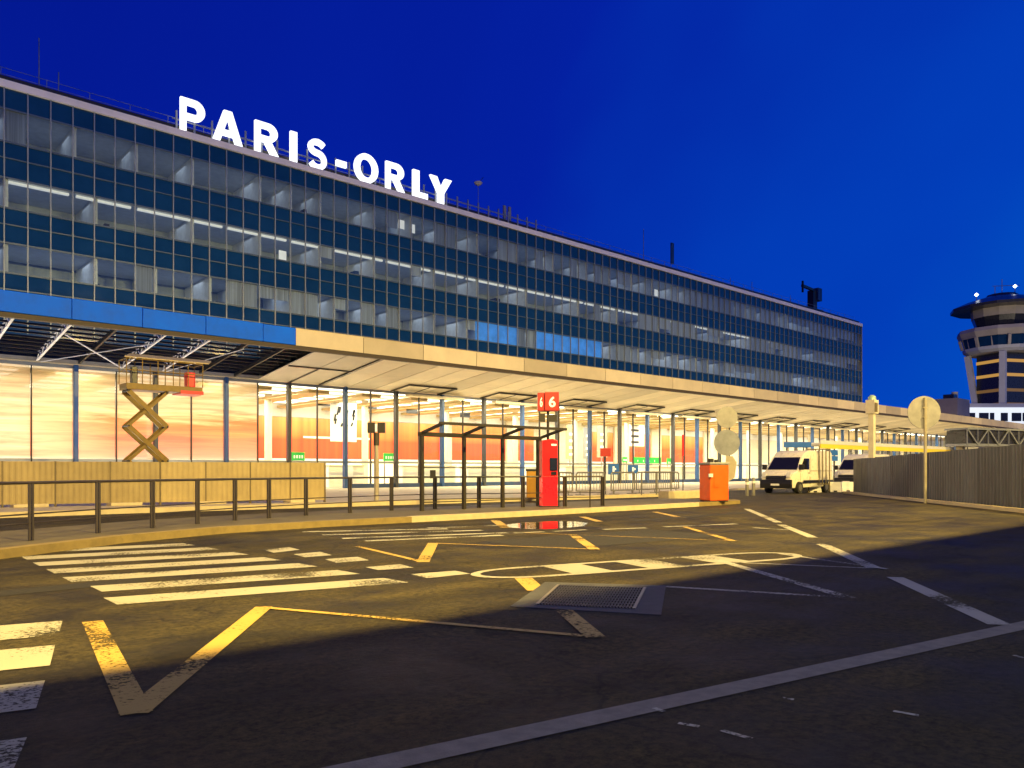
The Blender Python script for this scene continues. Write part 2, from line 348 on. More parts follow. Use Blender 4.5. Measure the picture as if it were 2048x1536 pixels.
M['hallfloor'] = mat('hall_floor', (.45, .4, .32), .25, var=.1)
M['ceil'] = mat('hall_ceiling', (.72, .62, .42), .5, var=.08, scale=.6)
M['raft'] = mat('tan_ceiling_raft', (.5, .37, .15), .5, var=.1)
M['strip'] = emitter('ceiling_tube_light', (1, .90, .68), 3.2)
M['warm_glow'] = emitter('office_glow', (1, .93, .78), .55)
M['letter'] = emitter('sign_light', (.93, .97, 1.0), 1.5)
M['office'] = mat('office_wall', (.3, .33, .38), .7, var=.2, scale=.5)
M['partition'] = mat('office_partition', (.7, .7, .68), .6)
M['blind'] = mat('window_blind', (.62, .64, .68), .7, var=.3, scale=2, stretch=(6, 1, .1))
_t = M['blind'].node_tree; _b = _t.nodes['Principled BSDF']; _tl = _t.nodes.new('ShaderNodeBsdfTranslucent'); _m = _t.nodes.new('ShaderNodeMixShader'); _m.inputs[0].default_value = .6
_t.links.new(_b.inputs['Base Color'].links[0].from_socket, _tl.inputs[0]); _t.links.new(_b.outputs[0], _m.inputs[1]); _t.links.new(_tl.outputs[0], _m.inputs[2]); _t.links.new(_m.outputs[0], _t.nodes['Material Output'].inputs[0])
M['slab'] = mat('office_ceiling', (.5, .52, .55), .6)
M['bluefoil'] = mat('blue_window_screen', (.08, .3, .7), .5, var=.3, scale=1.2, emit=(.06, .28, .85), es=.3)  # emission added so the blue screen glows like a lit room
M['hoard'] = mat('beige_steel_sheet', (.36, .28, .12), .5, var=.12, scale=1.5)
M['hoardpost'] = mat('hoarding_post', (.12, .09, .04), .6)
M['rail'] = mat('brown_rail_paint', (.042, .034, .03), .45, var=.15)
M['shelter'] = mat('shelter_frame_paint', (.032, .026, .015), .45)
M['red'] = mat('red_paint', (.72, .012, .012), .35, var=.06)
M['redlit'] = mat('red_lit_panel', (.75, .01, .012), .3, var=.03, emit=(1, .01, .015), es=.45)
M['redsign'] = mat('red_sign_face', (.42, .014, .01), .4)
M['wletter'] = mat('white_lettering', (.85, .83, .8), .5, emit=(1, .95, .85), es=.25)
M['black'] = mat('black_plastic', (.012, .012, .013), .35)
M['screen'] = mat('dark_screen', (.015, .018, .025), .12)
M['yellow'] = mat('yellow_lift_paint', (.22, .135, .007), .45, var=.25, scale=4)
M['orange'] = mat('orange_cabinet_paint', (.82, .115, .008), .4, var=.1)
M['signback'] = mat('sign_back', (.27, .265, .265), .5, .1, var=.18)
M['signgrey'] = mat('grey_sign_back', (.24, .255, .28), .4, .3, var=.2)
M['post'] = mat('galvanised_post', (.38, .34, .25), .5, .3)
M['green'] = mat('green_sign', (.02, .42, .05), .5, emit=(.02, .5, .06), es=.25)
M['bluesign'] = mat('blue_sign', (.01, .12, .5), .4)
M['tubegrey'] = mat('galvanised_tube', (.2, .19, .16), .4, .4)
M['vanwhite'] = mat('white_van_paint', (.72, .68, .55), .3, var=.05)
M['vanglass'] = mat('dark_vehicle_glass', (.008, .008, .01), .06)
M['tyre'] = mat('tyre_rubber', (.015, .015, .015), .8)
M['lens'] = mat('headlamp_lens', (.6, .6, .58), .15)
M['fence'] = mat('dark_corrugated_sheet', (.08, .088, .112), .5, .2, var=.35, scale=2.5, stretch=(1, 1, .25))
M['yroof'] = mat('yellow_canopy_edge', (.9, .72, .04), .5, var=.06)
M['towerc'] = mat('tower_concrete', (.42, .36, .28), .7, var=.15, scale=.3)
M['towerw'] = mat('tower_white', (.5, .5, .52), .6, var=.1, scale=.3)
M['towerd'] = mat('tower_dark', (.03, .03, .035), .3)
M['towerlit'] = mat('lit_tower_floor', (.08, .06, .03), .5, emit=(1, .52, .1), es=.5)
M['towerdim'] = mat('dim_tower_floor', (.08, .06, .03), .5, emit=(1, .5, .12), es=.15)
M['whitelit'] = emitter('floodlit_wall_glow', (.85, .93, 1), .85)  # floodlit white wall, its light painted as emission
M['spot'] = emitter('white_beacon', (.85, .95, 1), 4)
M['grille'] = mat('cast_iron', (.05, .05, .052), .5, .6, var=.3, scale=8)
M['frame'] = mat('grating_frame', (.06, .06, .058), .7, var=.35, scale=6, bump=.3)
M['tan'] = mat('tan_board', (.5, .4, .2), .6)

vary(M['hoard'], .78, 1.12); vary(M['fence'], .7, 1.3); vary(M['blind'], .6, 1.1); vary(M['partition'], .7, 1.05)
M['patch'] = mat('fresh_asphalt', (.02, .0175, .0105), .8, var=.45, scale=14, bump=.5)
# ------------------------------------------------------------------ ground and paving
struct(MB().add([(-300, -200, 0), (900, -200, 0), (900, 700, 0), (-300, 700, 0)], [(0, 1, 2, 3)]).build('ground', M['asphalt']), 'dark worn asphalt forecourt')
struct(MB().box(-40, 150, -30, 3.84, 10.5, 11.4).build('overpass_deck', mat('dark_deck_concrete', (.1, .095, .085), .8)))  # unseen deck shades the foreground; concrete darkened to cut bounce light

kp = [Vector(p) for p in ((-14, 5.0, 0), (-8, 8.4, 0), (-3, 11.2, 0), (2.07, 13.9, 0), (4.2, 15.4, 0), (6.5, 16.35, 0), (9.0, 16.6, 0), (11.4, 16.55, 0), (16.4, 16.5, 0), (24.3, 16.7, 0), (27.4, 16.9, 0), (28.0, 17.5, 0), (27.9, 19.0, 0))]
back = [Vector(p) for p in ((27.2, 20.6, 0), (9.6, 20.9, 0), (6.0, 20.1, 0), (3.0, 18.4, 0), (-3, 14.6, 0), (-16, 7.6, 0))]
def inset(a, b, w):
    t = (b - a).normalized(); return Vector((-t.y, t.x, 0)) * w
def ribbon(mb, pts, w, z0, z1):
    ns = []
    for i, p in enumerate(pts):
        a = pts[max(0, i - 1)]; b = pts[min(len(pts) - 1, i + 1)]; ns.append(inset(a, b, w))
    for i in range(len(pts) - 1):
        a, b = pts[i], pts[i + 1]
        mb.prism([a, b, b + ns[i + 1], a + ns[i]], z0, z1)
    return [p + n for p, n in zip(pts, ns)]
kb = MB(); inner = ribbon(kb, kp[:8], .24, 0, .145); struct(kb.build('kerb', M['kerb'], bevel=0), 'ochre kerb bending along the railing island')
kb = MB(); inner2 = ribbon(kb, kp[7:10], .24, 0, .15); struct(kb.build('kerb', M['pale_kerb']), 'pale straight kerb in front of the shelter')
kb = MB(); inner3 = ribbon(kb, kp[9:], .24, 0, .145); struct(kb.build('kerb', M['kerb']))
struct(MB().prism([p for p in inner + inner2[1:] + inner3[1:]] + back, 0, .13).build('pavement', M['pave']), 'raised pavement island with railing and shelter')
struct(MB().prism([(-22, 25.6), (7.5, 26.1), (26, 24.6), (36, 24.2), (38, 25.4), (38, 28), (150, 32), (150, 46.0), (-22, 46.0)], 0, .13).build('pavement', M['concrete']), 'pale pavement in front of the terminal glass')
struct(MB().prism([(-22, 25.35), (7.5, 25.85), (26, 24.35), (36.1, 23.95), (36, 24.2), (26, 24.6), (7.5, 26.1), (-22, 25.6)], 0, .16).build('kerb', M['pale_kerb']))
# flush stone strip across the forecourt
def sheet(mb, quads, z):
    for q in quads: mb.add([(p[0], p[1], z) for p in q], [tuple(range(len(q)))])
    return mb
s1, s2 = G(1024, 1472), G(2048, 1251); dv = (s2 - s1).normalized(); nn = Vector((-dv.y, dv.x, 0)) * .095
a0, a1 = s1 - dv * 9, s2 + dv * 9
struct(sheet(MB(), [(a0 - nn, a1 - nn, a1 + nn, a0 + nn)], .004).build('kerb_strip', M['grey_strip']), 'flush grey stone strip crossing the dark foreground')

for q in (((9.2, 9.3), (13.8, 8.9), (14.1, 11.0), (9.4, 11.3)), ((-2, 9.6), (3.0, 9.9), (3.0, 10.35), (-2, 10.05)), ((16, 12.9), (25, 13.1), (25, 13.6), (16, 13.4))):
    struct(sheet(MB(), [q], .0028).build('asphalt_patch', M['patch']))
# ------------------------------------------------------------------ road markings
def strokes(mb, pts, w, z=.005):
    for a, b in zip(pts, pts[1:]):
        t = (b - a).normalized(); n = Vector((-t.y, t.x, 0)) * (w / 2); a2 = a - t * w * .25; b2 = b + t * w * .25
        mb.add([(p.x, p.y, z) for p in (a2 - n, b2 - n, b2 + n, a2 + n)], [(0, 1, 2, 3)])
        z += .0012
    return mb
mb = MB()
L0, L1, R0, R1 = G(220, 1203), G(72, 1129), G(792, 1161), G(482, 1107)
for k in range(7):
    t = k / 4; l = L0.lerp(L1, t); r = R0.lerp(R1, t); v = (L1 - L0).normalized() * .27; v2 = (R1 - R0).normalized() * .27
    if k == 1: l = l.lerp(r, .03)
    sheet(mb, [(l - v, r - v2, r + v2, l + v)], .005)
struct(mb.build('zebra_crossing', M['white_paint']), 'white zebra crossing stripes in the lit lane')
mb = MB()
for (a, b) in (((125, 1242), (117, 1271)), ((110, 1291), (100, 1332)), ((90, 1362), (72, 1418)), ((54, 1476), (27, 1540))):
    p, q = G(*a), G(*b); e = Vector((-3.2, .75, 0)); sheet(mb, [(q, p, p + e, q + e)], .005)
struct(mb.build('zebra_crossing', M['white_paint']), 'nearer zebra stripes running out of the left edge')
mb = MB()
for q in (((527, 1100), (578, 1095), (600, 1100), (547, 1106)), ((587, 1109), (640, 1104), (664, 1111), (610, 1115)), ((650, 1119), (715, 1114), (738, 1121), (672, 1126)),
          ((731, 1135), (800, 1129), (828, 1136), (757, 1141)), ((822, 1149), (910, 1142), (941, 1148), (855, 1157))):
    sheet(mb, [tuple(G(*p) for p in q)][0:1], .005)
struct(mb.build('crossing_block_line', M['white_paint']), 'row of five white blocks beside the zebra crossing')
mb = MB()
strokes(mb, [G(186, 1245), G(272, 1424), G(526, 1216)], .165)
strokes(mb, [G(526, 1216), G(1190, 1275)], .08, .0085)
strokes(mb, [G(1190, 1275), G(1128, 1222)], .165, .01)
strokes(mb, [G(1072, 1180), G(1048, 1158)], .22)
struct(mb.build('bus_stop_zigzag', M['yellow_paint']), 'large yellow zigzag line in the foreground')
mb = MB()
strokes(mb, [G(715, 1093), G(846, 1124)], .1); strokes(mb, [G(846, 1124), G(866, 1087)], .19, .0065); strokes(mb, [G(866, 1087), G(1188, 1099)], .08, .008)
strokes(mb, [G(1188, 1099), G(1146, 1070)], .19, .0095); strokes(mb, [G(1370, 1054), G(1466, 1082)], .14); strokes(mb, [G(1466, 1082), G(1050, 1066)], .06, .0065)
strokes(mb, [G(990, 1041), G(1010, 1055)], .24); strokes(mb, [G(1165, 1034), G(1198, 1043)], .2); strokes(mb, [G(1310, 1024), G(1365, 1036)], .2)
struct(mb.build('bus_stop_zigzag', M['yellow_paint']), 'farther yellow zigzag line in the lit bus lane')
mb = MB()
strokes(mb, [G(1336, 1174), G(1697, 1196)], .1); strokes(mb, [G(1697, 1196), G(1418, 1116)], .15, .0065)
strokes(mb, [G(1440, 1124), G(1770, 1138)], .07); strokes(mb, [G(1770, 1138), G(1560, 1108)], .09, .0065)
struct(mb.build('bus_stop_zigzag', M['worn_paint']), 'pale thin zigzag line beyond the grating')
# long rounded ladder marking
p0, p1 = G(945, 1152), G(1590, 1108); ax = (p1 - p0); ln = ax.length; ax.normalize(); nx = Vector((-ax.y, ax.x, 0)); hw = .52
out = []
for k in range(17): a = PI / 2 + PI * k / 16; out.append((.9 + .9 * math.cos(a), hw * math.sin(a)))
for k in range(17): a = -PI / 2 + PI * k / 16; out.append((ln - .9 + .9 * math.cos(a), hw * math.sin(a)))
wp = lambda q: p0 + ax * q[0] + nx * q[1]
loop = [wp(q) for q in out] ; loop.append(loop[0])
mb = MB(); cen = (ln / 2, 0)
for i in range(len(out)):
    q, r = out[i], out[(i + 1) % len(out)]
    def inn(s):
        xx = min(max(s[0], .9), ln - .9); vx, vy = s[0] - xx, s[1]; l = math.hypot(vx, vy); return (xx + vx * (1 - .13 / max(l, .2)), vy * (1 - .13 / max(l, .2)))
    sheet(mb, [(wp(q), wp(r), wp(inn(r)), wp(inn(q)))], .005)
x = 1.25
while x < ln - 1.6:
    sheet(mb, [(wp((x, -hw + .13)), wp((x + .62, -hw + .13)), wp((x + .62, hw - .13)), wp((x, hw - .13)))], .0052); x += 1.22
struct(mb.build('lane_divider_marking', M['white_paint']), 'long rounded white ladder marking between the lanes')
mb = MB()
for a, b, w in (((1493, 1018), (1556, 1045), .2), ((1563, 1050), (1625, 1075), .2), ((1645, 1089), (1750, 1137), .2), ((1792, 1156), (1995, 1248), .2)):
    A, B = G(*a), G(*b); strokes(mb, [A, B], w)
struct(mb.build('lane_line', M['white_paint']), 'dashed white line running down the right lane')
mb = MB()
for a, b in (((1030, 1066), (1085, 1064)), ((1110, 1063), (1170, 1060)), ((1210, 1059), (1290, 1056)), ((1330, 1054), (1470, 1048)), ((1510, 1056), (1575, 1060))):
    strokes(mb, [G(*a), G(*b)], .16)
for k, (a, b) in enumerate((((610, 1064), (890, 1058)), ((650, 1070), (960, 1061)), ((690, 1077), (1010, 1066)), ((735, 1082), (1000, 1071)), ((860, 1056), (1030, 1050)))):
    strokes(mb, [G(*a), G(*b)], .22)
struct(mb.build('worn_marking', M['worn_paint']), 'worn white hatching in the lane by the kerb')
mb = MB()
for a, b in (((1360, 1448), (1395, 1454)), ((1446, 1463), (1500, 1478)), ((1790, 1424), (1835, 1432)), ((1565, 1397), (1585, 1400)), ((1310, 1418), (1325, 1424)), ((2030, 1312), (2050, 1318)), ((2034, 1384), (2052, 1386))):
    strokes(mb, [G(*a), G(*b)], .035)
struct(mb.build('worn_marking', M['worn_paint']), 'small pale scuffs on the dark asphalt')
pc = [G(px, py) for px, py in ((1005, 1050), (1050, 1045), (1100, 1043), (1150, 1043), (1176, 1046), (1168, 1052), (1132, 1056), (1092, 1058.5), (1052, 1058), (1020, 1055))]
struct(sheet(MB(), [pc], .0035).build('puddle', M['water']), 'shallow puddle mirroring the red machine')

# iron grating in its concrete frame
gq = [G(1020, 1214), G(1322, 1231), G(1332, 1172), G(1090, 1165)]
gc = sum(gq, Vector()) / 4; gc.z = 0
gr = thing('drain_grating', 'square iron grating in a grey concrete frame beside yellow zigzag', 'grating', gc)
mb = MB(); ex = (gq[1] - gq[0]); ey = (gq[3] - gq[0]); pt = lambda s, t: (gq[0] * (1 - s) + gq[1] * s) * (1 - t) + (gq[3] * (1 - s) + gq[2] * s) * t
iq = [pt(.16, .1), pt(.82, .12), pt(.84, .88), pt(.14, .88)]
oq = [pt(0, 0), pt(1, 0), pt(1, 1), pt(0, 1)]
for i in range(4): mb.prism([oq[i], oq[(i + 1) % 4], iq[(i + 1) % 4], iq[i]], -.02, .007)
mb.build('frame', M['frame'], gr)
ip = lambda s, t: (iq[0] * (1 - s) + iq[1] * s) * (1 - t) + (iq[3] * (1 - s) + iq[2] * s) * t
mb = MB(); 
for k in range(31):
    s = (k + .5) / 31; mb.bar(ip(s, 0) + Vector((0, 0, .006)), ip(s, 1) + Vector((0, 0, .006)), .016, .012)
for k in range(9):
    s = (k + .5) / 9; mb.bar(ip(0, s) + Vector((0, 0, .007)), ip(1, s) + Vector((0, 0, .007)), .03, .012)
mb.build('grille', M['grille'], gr)
mb = MB()
for s in (0, 1): mb.bar(ip(s, 0) + Vector((0, 0, .009)), ip(s, 1) + Vector((0, 0, .009)), .03, .012)
mb.build('edge_strip', M['tubegrey'], gr)

# ------------------------------------------------------------------ terminal building
FY = 46.0; MOD = 1.0243; X0 = 7.02; NL, NR = -6, 95
XL = X0 + MOD * NL; XR = X0 + MOD * 94.9
TB = thing('terminal_building', 'long glass terminal with dark blue bands, lit hall and deep canopy', 'terminal', (XL, FY, 0))
rows = ((17.86, 19.52, 17.05), (14.54, 16.05, 13.71), (11.28, 12.78, 10.45))
mb = MB()
for z0, z1 in ((19.52, 20.55), (16.05, 17.86), (12.78, 14.54), (8.2, 11.28)):
    mb.box(XL, XR, FY, FY + .08, z0, z1)
mb.build('spandrel', M['spandrel'], TB)
mb = MB(); mb.box(XL - .1, XR + .12, FY - .16, FY + .4, 20.55, 20.92); mb.build('roof_band', M['roofband'], TB)
mb = MB(); mb.box(XL, XR, FY + .25, FY + 20, 20.93, 21.28); mb.build('roof', M['dark'], TB)
mb = MB(); mb.box(XL, XR, FY + 4.2, FY + 20, 7.2, 20.5); mb.build('office_wall', M['office'], TB)
mb = MB()
for z0, z1 in ((16.1, 17.8), (12.83, 14.5), (8.9, 11.2), (19.56, 20.5)): mb.box(XL, XR - .1, FY + .1, FY + 4.15, z0, z1)
mb.build('floor_slab', M['slab'], TB)
mb = MB(); mb.box(XR - .08, XR + .1, FY - .1, FY + 20, 7.5, 20.54); mb.build('end_wall', M['alu'], TB)
mb = MB()
for n in range(NL, NR):
    x = X0 + MOD * n; mb.box(x - .027, x + .027, FY - .09, FY - .003, 8.3, 20.545)
mb.build('mullions', M['mullion'], TB)
mb = MB()
for z0, z1, t in rows:
    for z, h in ((z0, .04), (z1, .04), (t, .025)): mb.box(XL, XR - .1, FY - .07, FY - .004, z - h, z + h)
mb.box(XL, XR - .1, FY - .07, FY - .004, 9.35, 9.41)
mb.build('transoms', M['transom'], TB)
rest = MB()
for z0, z1, t in rows:
    for n in range(NL, NR - 1):
        x = X0 + MOD * n; tgt = MB() if 0 <= n < 33 else rest
        tgt.add([(x + .04, FY + .02, z0 + .04), (x + MOD - .04, FY + .02, z0 + .04), (x + MOD - .04, FY + .02, z1 - .04), (x + .04, FY + .02, z1 - .04)], [(0, 1, 2, 3)])
        if tgt is not rest: tgt.build('window', M['win'], TB)
o = rest.build('window', M['win'], TB); o['kind'] = 'stuff'
# offices behind the windows: partitions, blinds, glowing ceiling edge
rnd = random.Random(3)
npart = 0
for ri, (z0, z1, t) in enumerate(rows):
    n = 0
    while n < 92 and npart < 96:
        x = X0 + MOD * n + .05
        MB().box(x, x + .16, FY + .16, FY + 4.15, z0 - .04, z1 + .04).build('partition', M['partition'], TB); npart += 1
        n += rnd.choice((2, 3, 3, 4)) if ri != 1 else rnd.choice((4, 5, 6))
nb = 0
for ri, (z0, z1, t) in enumerate(rows):
    n = 0
    while n < 93:
        pr = (.16, .07, .2)[ri] + max(0, n - 30) * .013 + (.4 if ri == 2 and 10 < n < 22 else 0)
        w = rnd.choice((1, 1, 2)) if n < 45 else rnd.choice((2, 3, 4)); w = min(w, 94 - n)
        if rnd.random() < pr and nb < 99:
            x = X0 + MOD * n; d = rnd.choice((1, 1, 1, .7, .5))
            MB().box(x + .07, x + MOD * w - .07, FY + .11, FY + .13, z1 - (z1 - z0) * d, z1 - .01).build('blind', M['blind'], TB); nb += 1
        n += w
for a, b in ((952, 1038), (1072, 1205)):
    MB().box(FX(a), FX(b), FY + .09, FY + .105, 11.3, 12.76).build('blue_screen', M['bluefoil'], TB)
mb = MB(); n = 0
while n < 70:
    w = rnd.choice((3, 4, 5)); x = X0 + MOD * n
    mb.box(x + .25, x + MOD * w - .1, FY + .3, FY + .5, 15.92, 16.03); n += w
mb.build('lit_ceiling_edge', M['warm_glow'], TB)  # ceiling edge in lamp light, painted as its own glow
for n, z in ((23.3, 18.6), (24.2, 18.5), (14.5, 14.7), (52, 18.2)):
    x = X0 + MOD * n; MB().box(x, x + .5, FY + .5, FY + .54, z, z + .62).build('desk_screen', M['warm_glow'], TB)

for k in range(34):
    z0, z1, _ = rnd.choice(rows); x = X0 + MOD * (rnd.random() * 60); w = .15 + rnd.random() * .45
    MB().box(x, x + w, FY + .5 + rnd.random(), FY + 1.6, z0 - .03, z0 + .15 + rnd.random() * .45).build('desk_item', M[rnd.choice(('dark', 'partition', 'partition', 'navy', 'tan'))], TB)
# roof railing and sign
mb = MB()
for z in (21.62, 21.95): mb.bar((XL, FY + .9, z), (XR, FY + .9, z), .022)
for k in range(int((XR - XL) / 2.05)): x = XL + 2.05 * k; mb.bar((x, FY + .9, 21.2), (x, FY + .9, 21.95), .028)
mb.build('roof_railing', M['alu'], TB)

def glyph(loops, width, cap, depth):
    cu = bpy.data.curves.new('glyph', 'CURVE'); cu.dimensions = '2D'; cu.fill_mode = 'BOTH'; cu.extrude = depth / 2
    for lp in loops:
        sp = cu.splines.new('POLY'); sp.points.add(len(lp) - 1); sp.use_cyclic_u = True
        for i, (x, y) in enumerate(lp): sp.points[i].co = (x * width, y * cap, 0, 1)
    o = bpy.data.objects.new('glyph', cu); COL.objects.link(o)
    dg = bpy.context.evaluated_depsgraph_get(); me = bpy.data.meshes.new_from_object(o.evaluated_get(dg))
    bpy.data.objects.remove(o); bpy.data.curves.remove(cu)
    return me
def arc(cx, cy, rx, ry, a0, a1, n=14): return [(cx + rx * math.cos(math.radians(a0 + (a1 - a0) * k / n)), cy + ry * math.sin(math.radians(a0 + (a1 - a0) * k / n))) for k in range(n + 1)]
def ring(pts, t):
    l, r = [], []
    for i, p in enumerate(pts):
        a = pts[max(0, i - 1)]; b = pts[min(len(pts) - 1, i + 1)]; dx, dy = b[0] - a[0], b[1] - a[1]; h = math.hypot(dx, dy)
        l.append((p[0] - dy / h * t / 2 * 1.25, p[1] + dx / h * t / 2)); r.append((p[0] + dy / h * t / 2 * 1.25, p[1] - dx / h * t / 2))
    return l + r[::-1]
T = .235
GL = {
 'P': [[(0, 0), (T, 0), (T, .36)] + arc(.58, .68, .42, .32, -90, 90) + [(0, 1)], [(T, .55)] + arc(.56, .68, .15, .13, -90, 90) + [(T, .81)]],
 'A': [[(0, 0), (.235, 0), (.31, .21), (.69, .21), (.765, 0), (1, 0), (.635, 1), (.365, 1)], [(.375, .385), (.625, .385), (.5, .745)]],
 'R': [[(0, 0), (T, 0), (T, .37), (.4, .37), (.68, 0), (1, 0), (.69, .41)] + arc(.56, .7, .4, .3, -62, 90) + [(0, 1)], [(T, .57)] + arc(.54, .69, .14, .12, -90, 90) + [(T, .81)]],
 'I': [[(.06, 0), (.94, 0), (.94, 1), (.06, 1)]],
 'S': [ring(arc(.5, .715, .36, .185, 25, 270, 18) + arc(.5, .285, .36, .245, 90, -155, 18)[1:], .19)],
 '-': [[(0, .3), (1, .3), (1, .5), (0, .5)]],
 'O': [arc(.5, .5, .5, .52, 0, 345, 30), arc(.5, .5, .27, .335, 0, 345, 30)],
 'L': [[(0, 0), (1, 0), (1, .2), (.42, .2), (.42, 1), (0, 1)]],
 'Y': [[(.36, 0), (.64, 0), (.64, .4), (1, 1), (.69, 1), (.5, .62), (.31, 1), (0, 1), (.36, .4)]],
}
SG = thing('rooftop_sign', 'white glowing letters PARIS-ORLY standing on the roof edge', 'sign', (FX(359), FY, 20.92))
for ch, a, b in (('P', 360, 409), ('A', 425, 484), ('R', 509, 556), ('I', 579, 594), ('S', 615, 653), ('-', 672, 692), ('O', 708, 755), ('R', 771, 808), ('L', 825, 854), ('Y', 859, 902)):
    xa, xb = FX(a), FX(b)
    me = glyph(GL[ch], xb - xa, 1.9, .2); me.name = 'letter'; me.materials.append(M['letter'])
    o = bpy.data.objects.new('letter', me); COL.objects.link(o); o.parent = SG
    o.location = (xa - FX(359), -.02, .04); o.rotation_euler = (PI / 2, 0, 0)
mb = MB()
for n in range(8, 37): x = X0 + MOD * n + .25; mb.box(x - .05, x + .05, FY + .16, FY + .24, 20.92, 21.95 if n > 26 else 22.1)
mb.box(X0 + MOD * 8, X0 + MOD * 36.4, FY + .17, FY + .22, 21.55, 21.6)
mb.build('support_post', M['alu'], SG)

def mast(px, z1, r, label, extra=None):
    x = FX(px); t = thing('antenna_mast', label, 'antenna', (x, FY + 1.2, 21.28)); MB().tube((x, FY + 1.2, 21.28), (x, FY + 1.2, z1), r * .6, 8).build('pole', M['alu'], t)
    return t, x
mast(88, 24.2, .05, 'thin tall antenna rod near the left end of the roof')
mast(128, 22.7, .05, 'short lamp post rod on roof railing near the left end')
mast(1307, 24.6, .05, 'thin bare rod on the roof left of the twin panel aerial')
t, x = mast(1362, 23.2, .06, 'roof aerial with a tall panel over the middle of the far half')
MB().box(x - .22, x + .22, FY + 1.0, FY + 1.12, 22.0, 24.1).build('panel', M['navy'], t)
t, x = mast(1032, 22.6, .06, 'pair of upright aerial panels on the roof right of letter Y')
for s in (-.3, .25): MB().box(x + s - .12, x + s + .12, FY + 1.0, FY + 1.13, 21.5, 22.75).build('panel', M['post'], t)
t, x = mast(976, 23.9, .035, 'small white dish on a thin rod beside the letter Y')
MB().lathe([(.02, 23.72), (.28, 23.86), (.34, 24.0), (.26, 23.95)], (x, FY + 1.2), 14).build('dish', M['white'], t, smooth=True)
MB().bar((x, FY + 1.2, 23.95), (x + .45, FY + 1.1, 24.5), .04).build('feed_arm', M['dark'], t)
for px, hgt in ((1480, 22.4), (1523, 22.7), (1600, 22.5)):
    mast(px, hgt, .05, {1480: 'small stub rod on the far roof nearest the panel aerial', 1523: 'middle stub rod on the far roof', 1600: 'stub rod on the roof just left of the hoist'}[px])
t = thing('roof_hoist', 'dark window cleaning hoist at the far right roof end', 'hoist', (FX(1655), FY + 2, 21.28)); x = FX(1655)
MB().box(x - 1, x + 1, FY + 1, FY + 3, 21.28, 21.7).box(x - .5, x + .5, FY + 1.6, FY + 2.4, 21.7, 24.2).build('carriage', M['dark'], t)
MB().bar((x - 4.5, FY + 1, 24.0), (x + 1.2, FY + 2, 24.3), .3).bar((x - 4.4, FY + 1, 23.2), (x - 4.4, FY + 1, 24.6), .2).build('jib', M['dark'], t)
MB().box(x + .4, x + 1.4, FY + 1.4, FY + 2.4, 23.0, 24.6).build('cabin', M['navy'], t)

# ------------------------------------------------------------------ canopy
CY = 38.0; XB, XS, XE = 18.8, 20.2, 166.0
sz = lambda y: 7.86 + (6.92 - 7.86) * (y - CY) / 8.0
CN = MB().box(XB, XE, CY + .01, CY + .22, 7.92, 8.78).build('canopy', M['brown'], TB)
mb = MB(); x = XB
while x < XE: mb.box(x + .02, x + 4.1 - .02, CY - .02, CY + .008, 7.925, 8.80); mb.box(x - .0, x + 4.09, CY - .035, CY + .1, 8.782, 8.83); x += 4.1
mb.build('fascia', M['fascia'], CN)
mb = MB(); x = -12
while x < XB: mb.box(x + .012, min(x + 2.9, XB) - .012, CY - .05, CY + .17, 7.93, 8.84 - .02 * (int(x) % 2)); x += 2.9
o = mb.build('temporary_fascia', M['bluefilm'], CN, bevel=.02); o['label'] = 'bright blue sheeting on the unfinished end'
mb = MB(); mb.box(-12, XE, CY + .02, CY + .3, 7.72, 7.915); mb.build('flashing', M['brown'], CN)
mb = MB(); mb.box(XS, XE, CY + .23, FY - .02, 8.45, 8.6); mb.build('roof_deck', M['dark'], CN)
mb = MB()       # soffit in panels with thin gaps
x = XS
while x < XE:
    w = 2.05
    for y0, y1 in ((CY + .32, CY + 4.4), (CY + 4.43, FY - .05)):
        if (20.2 < x < 24.6 and y0 > CY + 4): pass
        mb.add([(x + .035, y0, sz(y0)), (x + w - .035, y0, sz(y0)), (x + w - .035, y1, sz(y1)), (x + .035, y1, sz(y1)),
                (x + .035, y0, sz(y0) + .05), (x + w - .035, y0, sz(y0) + .05), (x + w - .035, y1, sz(y1) + .05), (x + .035, y1, sz(y1) + .05)],
               [(3, 2, 1, 0), (4, 5, 6, 7), (0, 1, 5, 4), (1, 2, 6, 5), (2, 3, 7, 6), (3, 0, 4, 7)])
    x += w + (.22 if abs(x - 22.25) < .3 else 0)
mb.build('soffit', M['soffit'], CN)
mb = MB()
mb.bar((20.3, CY + 3.9, sz(CY + 3.9) - .04), (24.5, CY + 3.9, sz(CY + 3.9) - .04), .16, .06); mb.bar((22.3, CY + 4, sz(CY + 4) - .03), (22.3, FY - .2, sz(FY) - .03), .08, .05)
mb.bar((24.42, CY + .4, sz(CY + .4) - .04), (24.42, FY - .1, sz(FY) - .04), .2, .06)
mb.build('soffit_joint', M['black'], CN)
mb = MB()
for k in range(11):
    y = CY + .45 + k * .72; z = sz(y) + .18; mb.box(-12, XS - .05, y - .05, y + .05, z - .02, z + .07)
mb.build('purlins', M['purlin'], CN)
mb = MB()
mb.box(-12, XS - .1, FY - .5, FY - .05, 6.9, 7.1)
mb.build('edge_beam', M['post'], CN)
for x, w in ((2.1, .13), (4.2, .13), (6.2, .13), (8.37, .13), (12.4, .10), (14.5, .10)):
    a = Vector((x, CY + .3, sz(CY + .3) - .02)); b = Vector((x, FY - .5, sz(FY) + .02)); up = Vector((0, 0, .36))
    mb = MB(); mb.bar(a, b, w * .8, .06); 
    for k in range(14):
        p = a.lerp(b, k / 14); q = a.lerp(b, (k + 1) / 14)
        mb.bar(p + (up if k % 2 else Vector()), q + (Vector() if k % 2 else up), .035)
    mb.bar(a + up, b + up, .05, .05); mb.build('lattice_beam', M['truss'], CN)
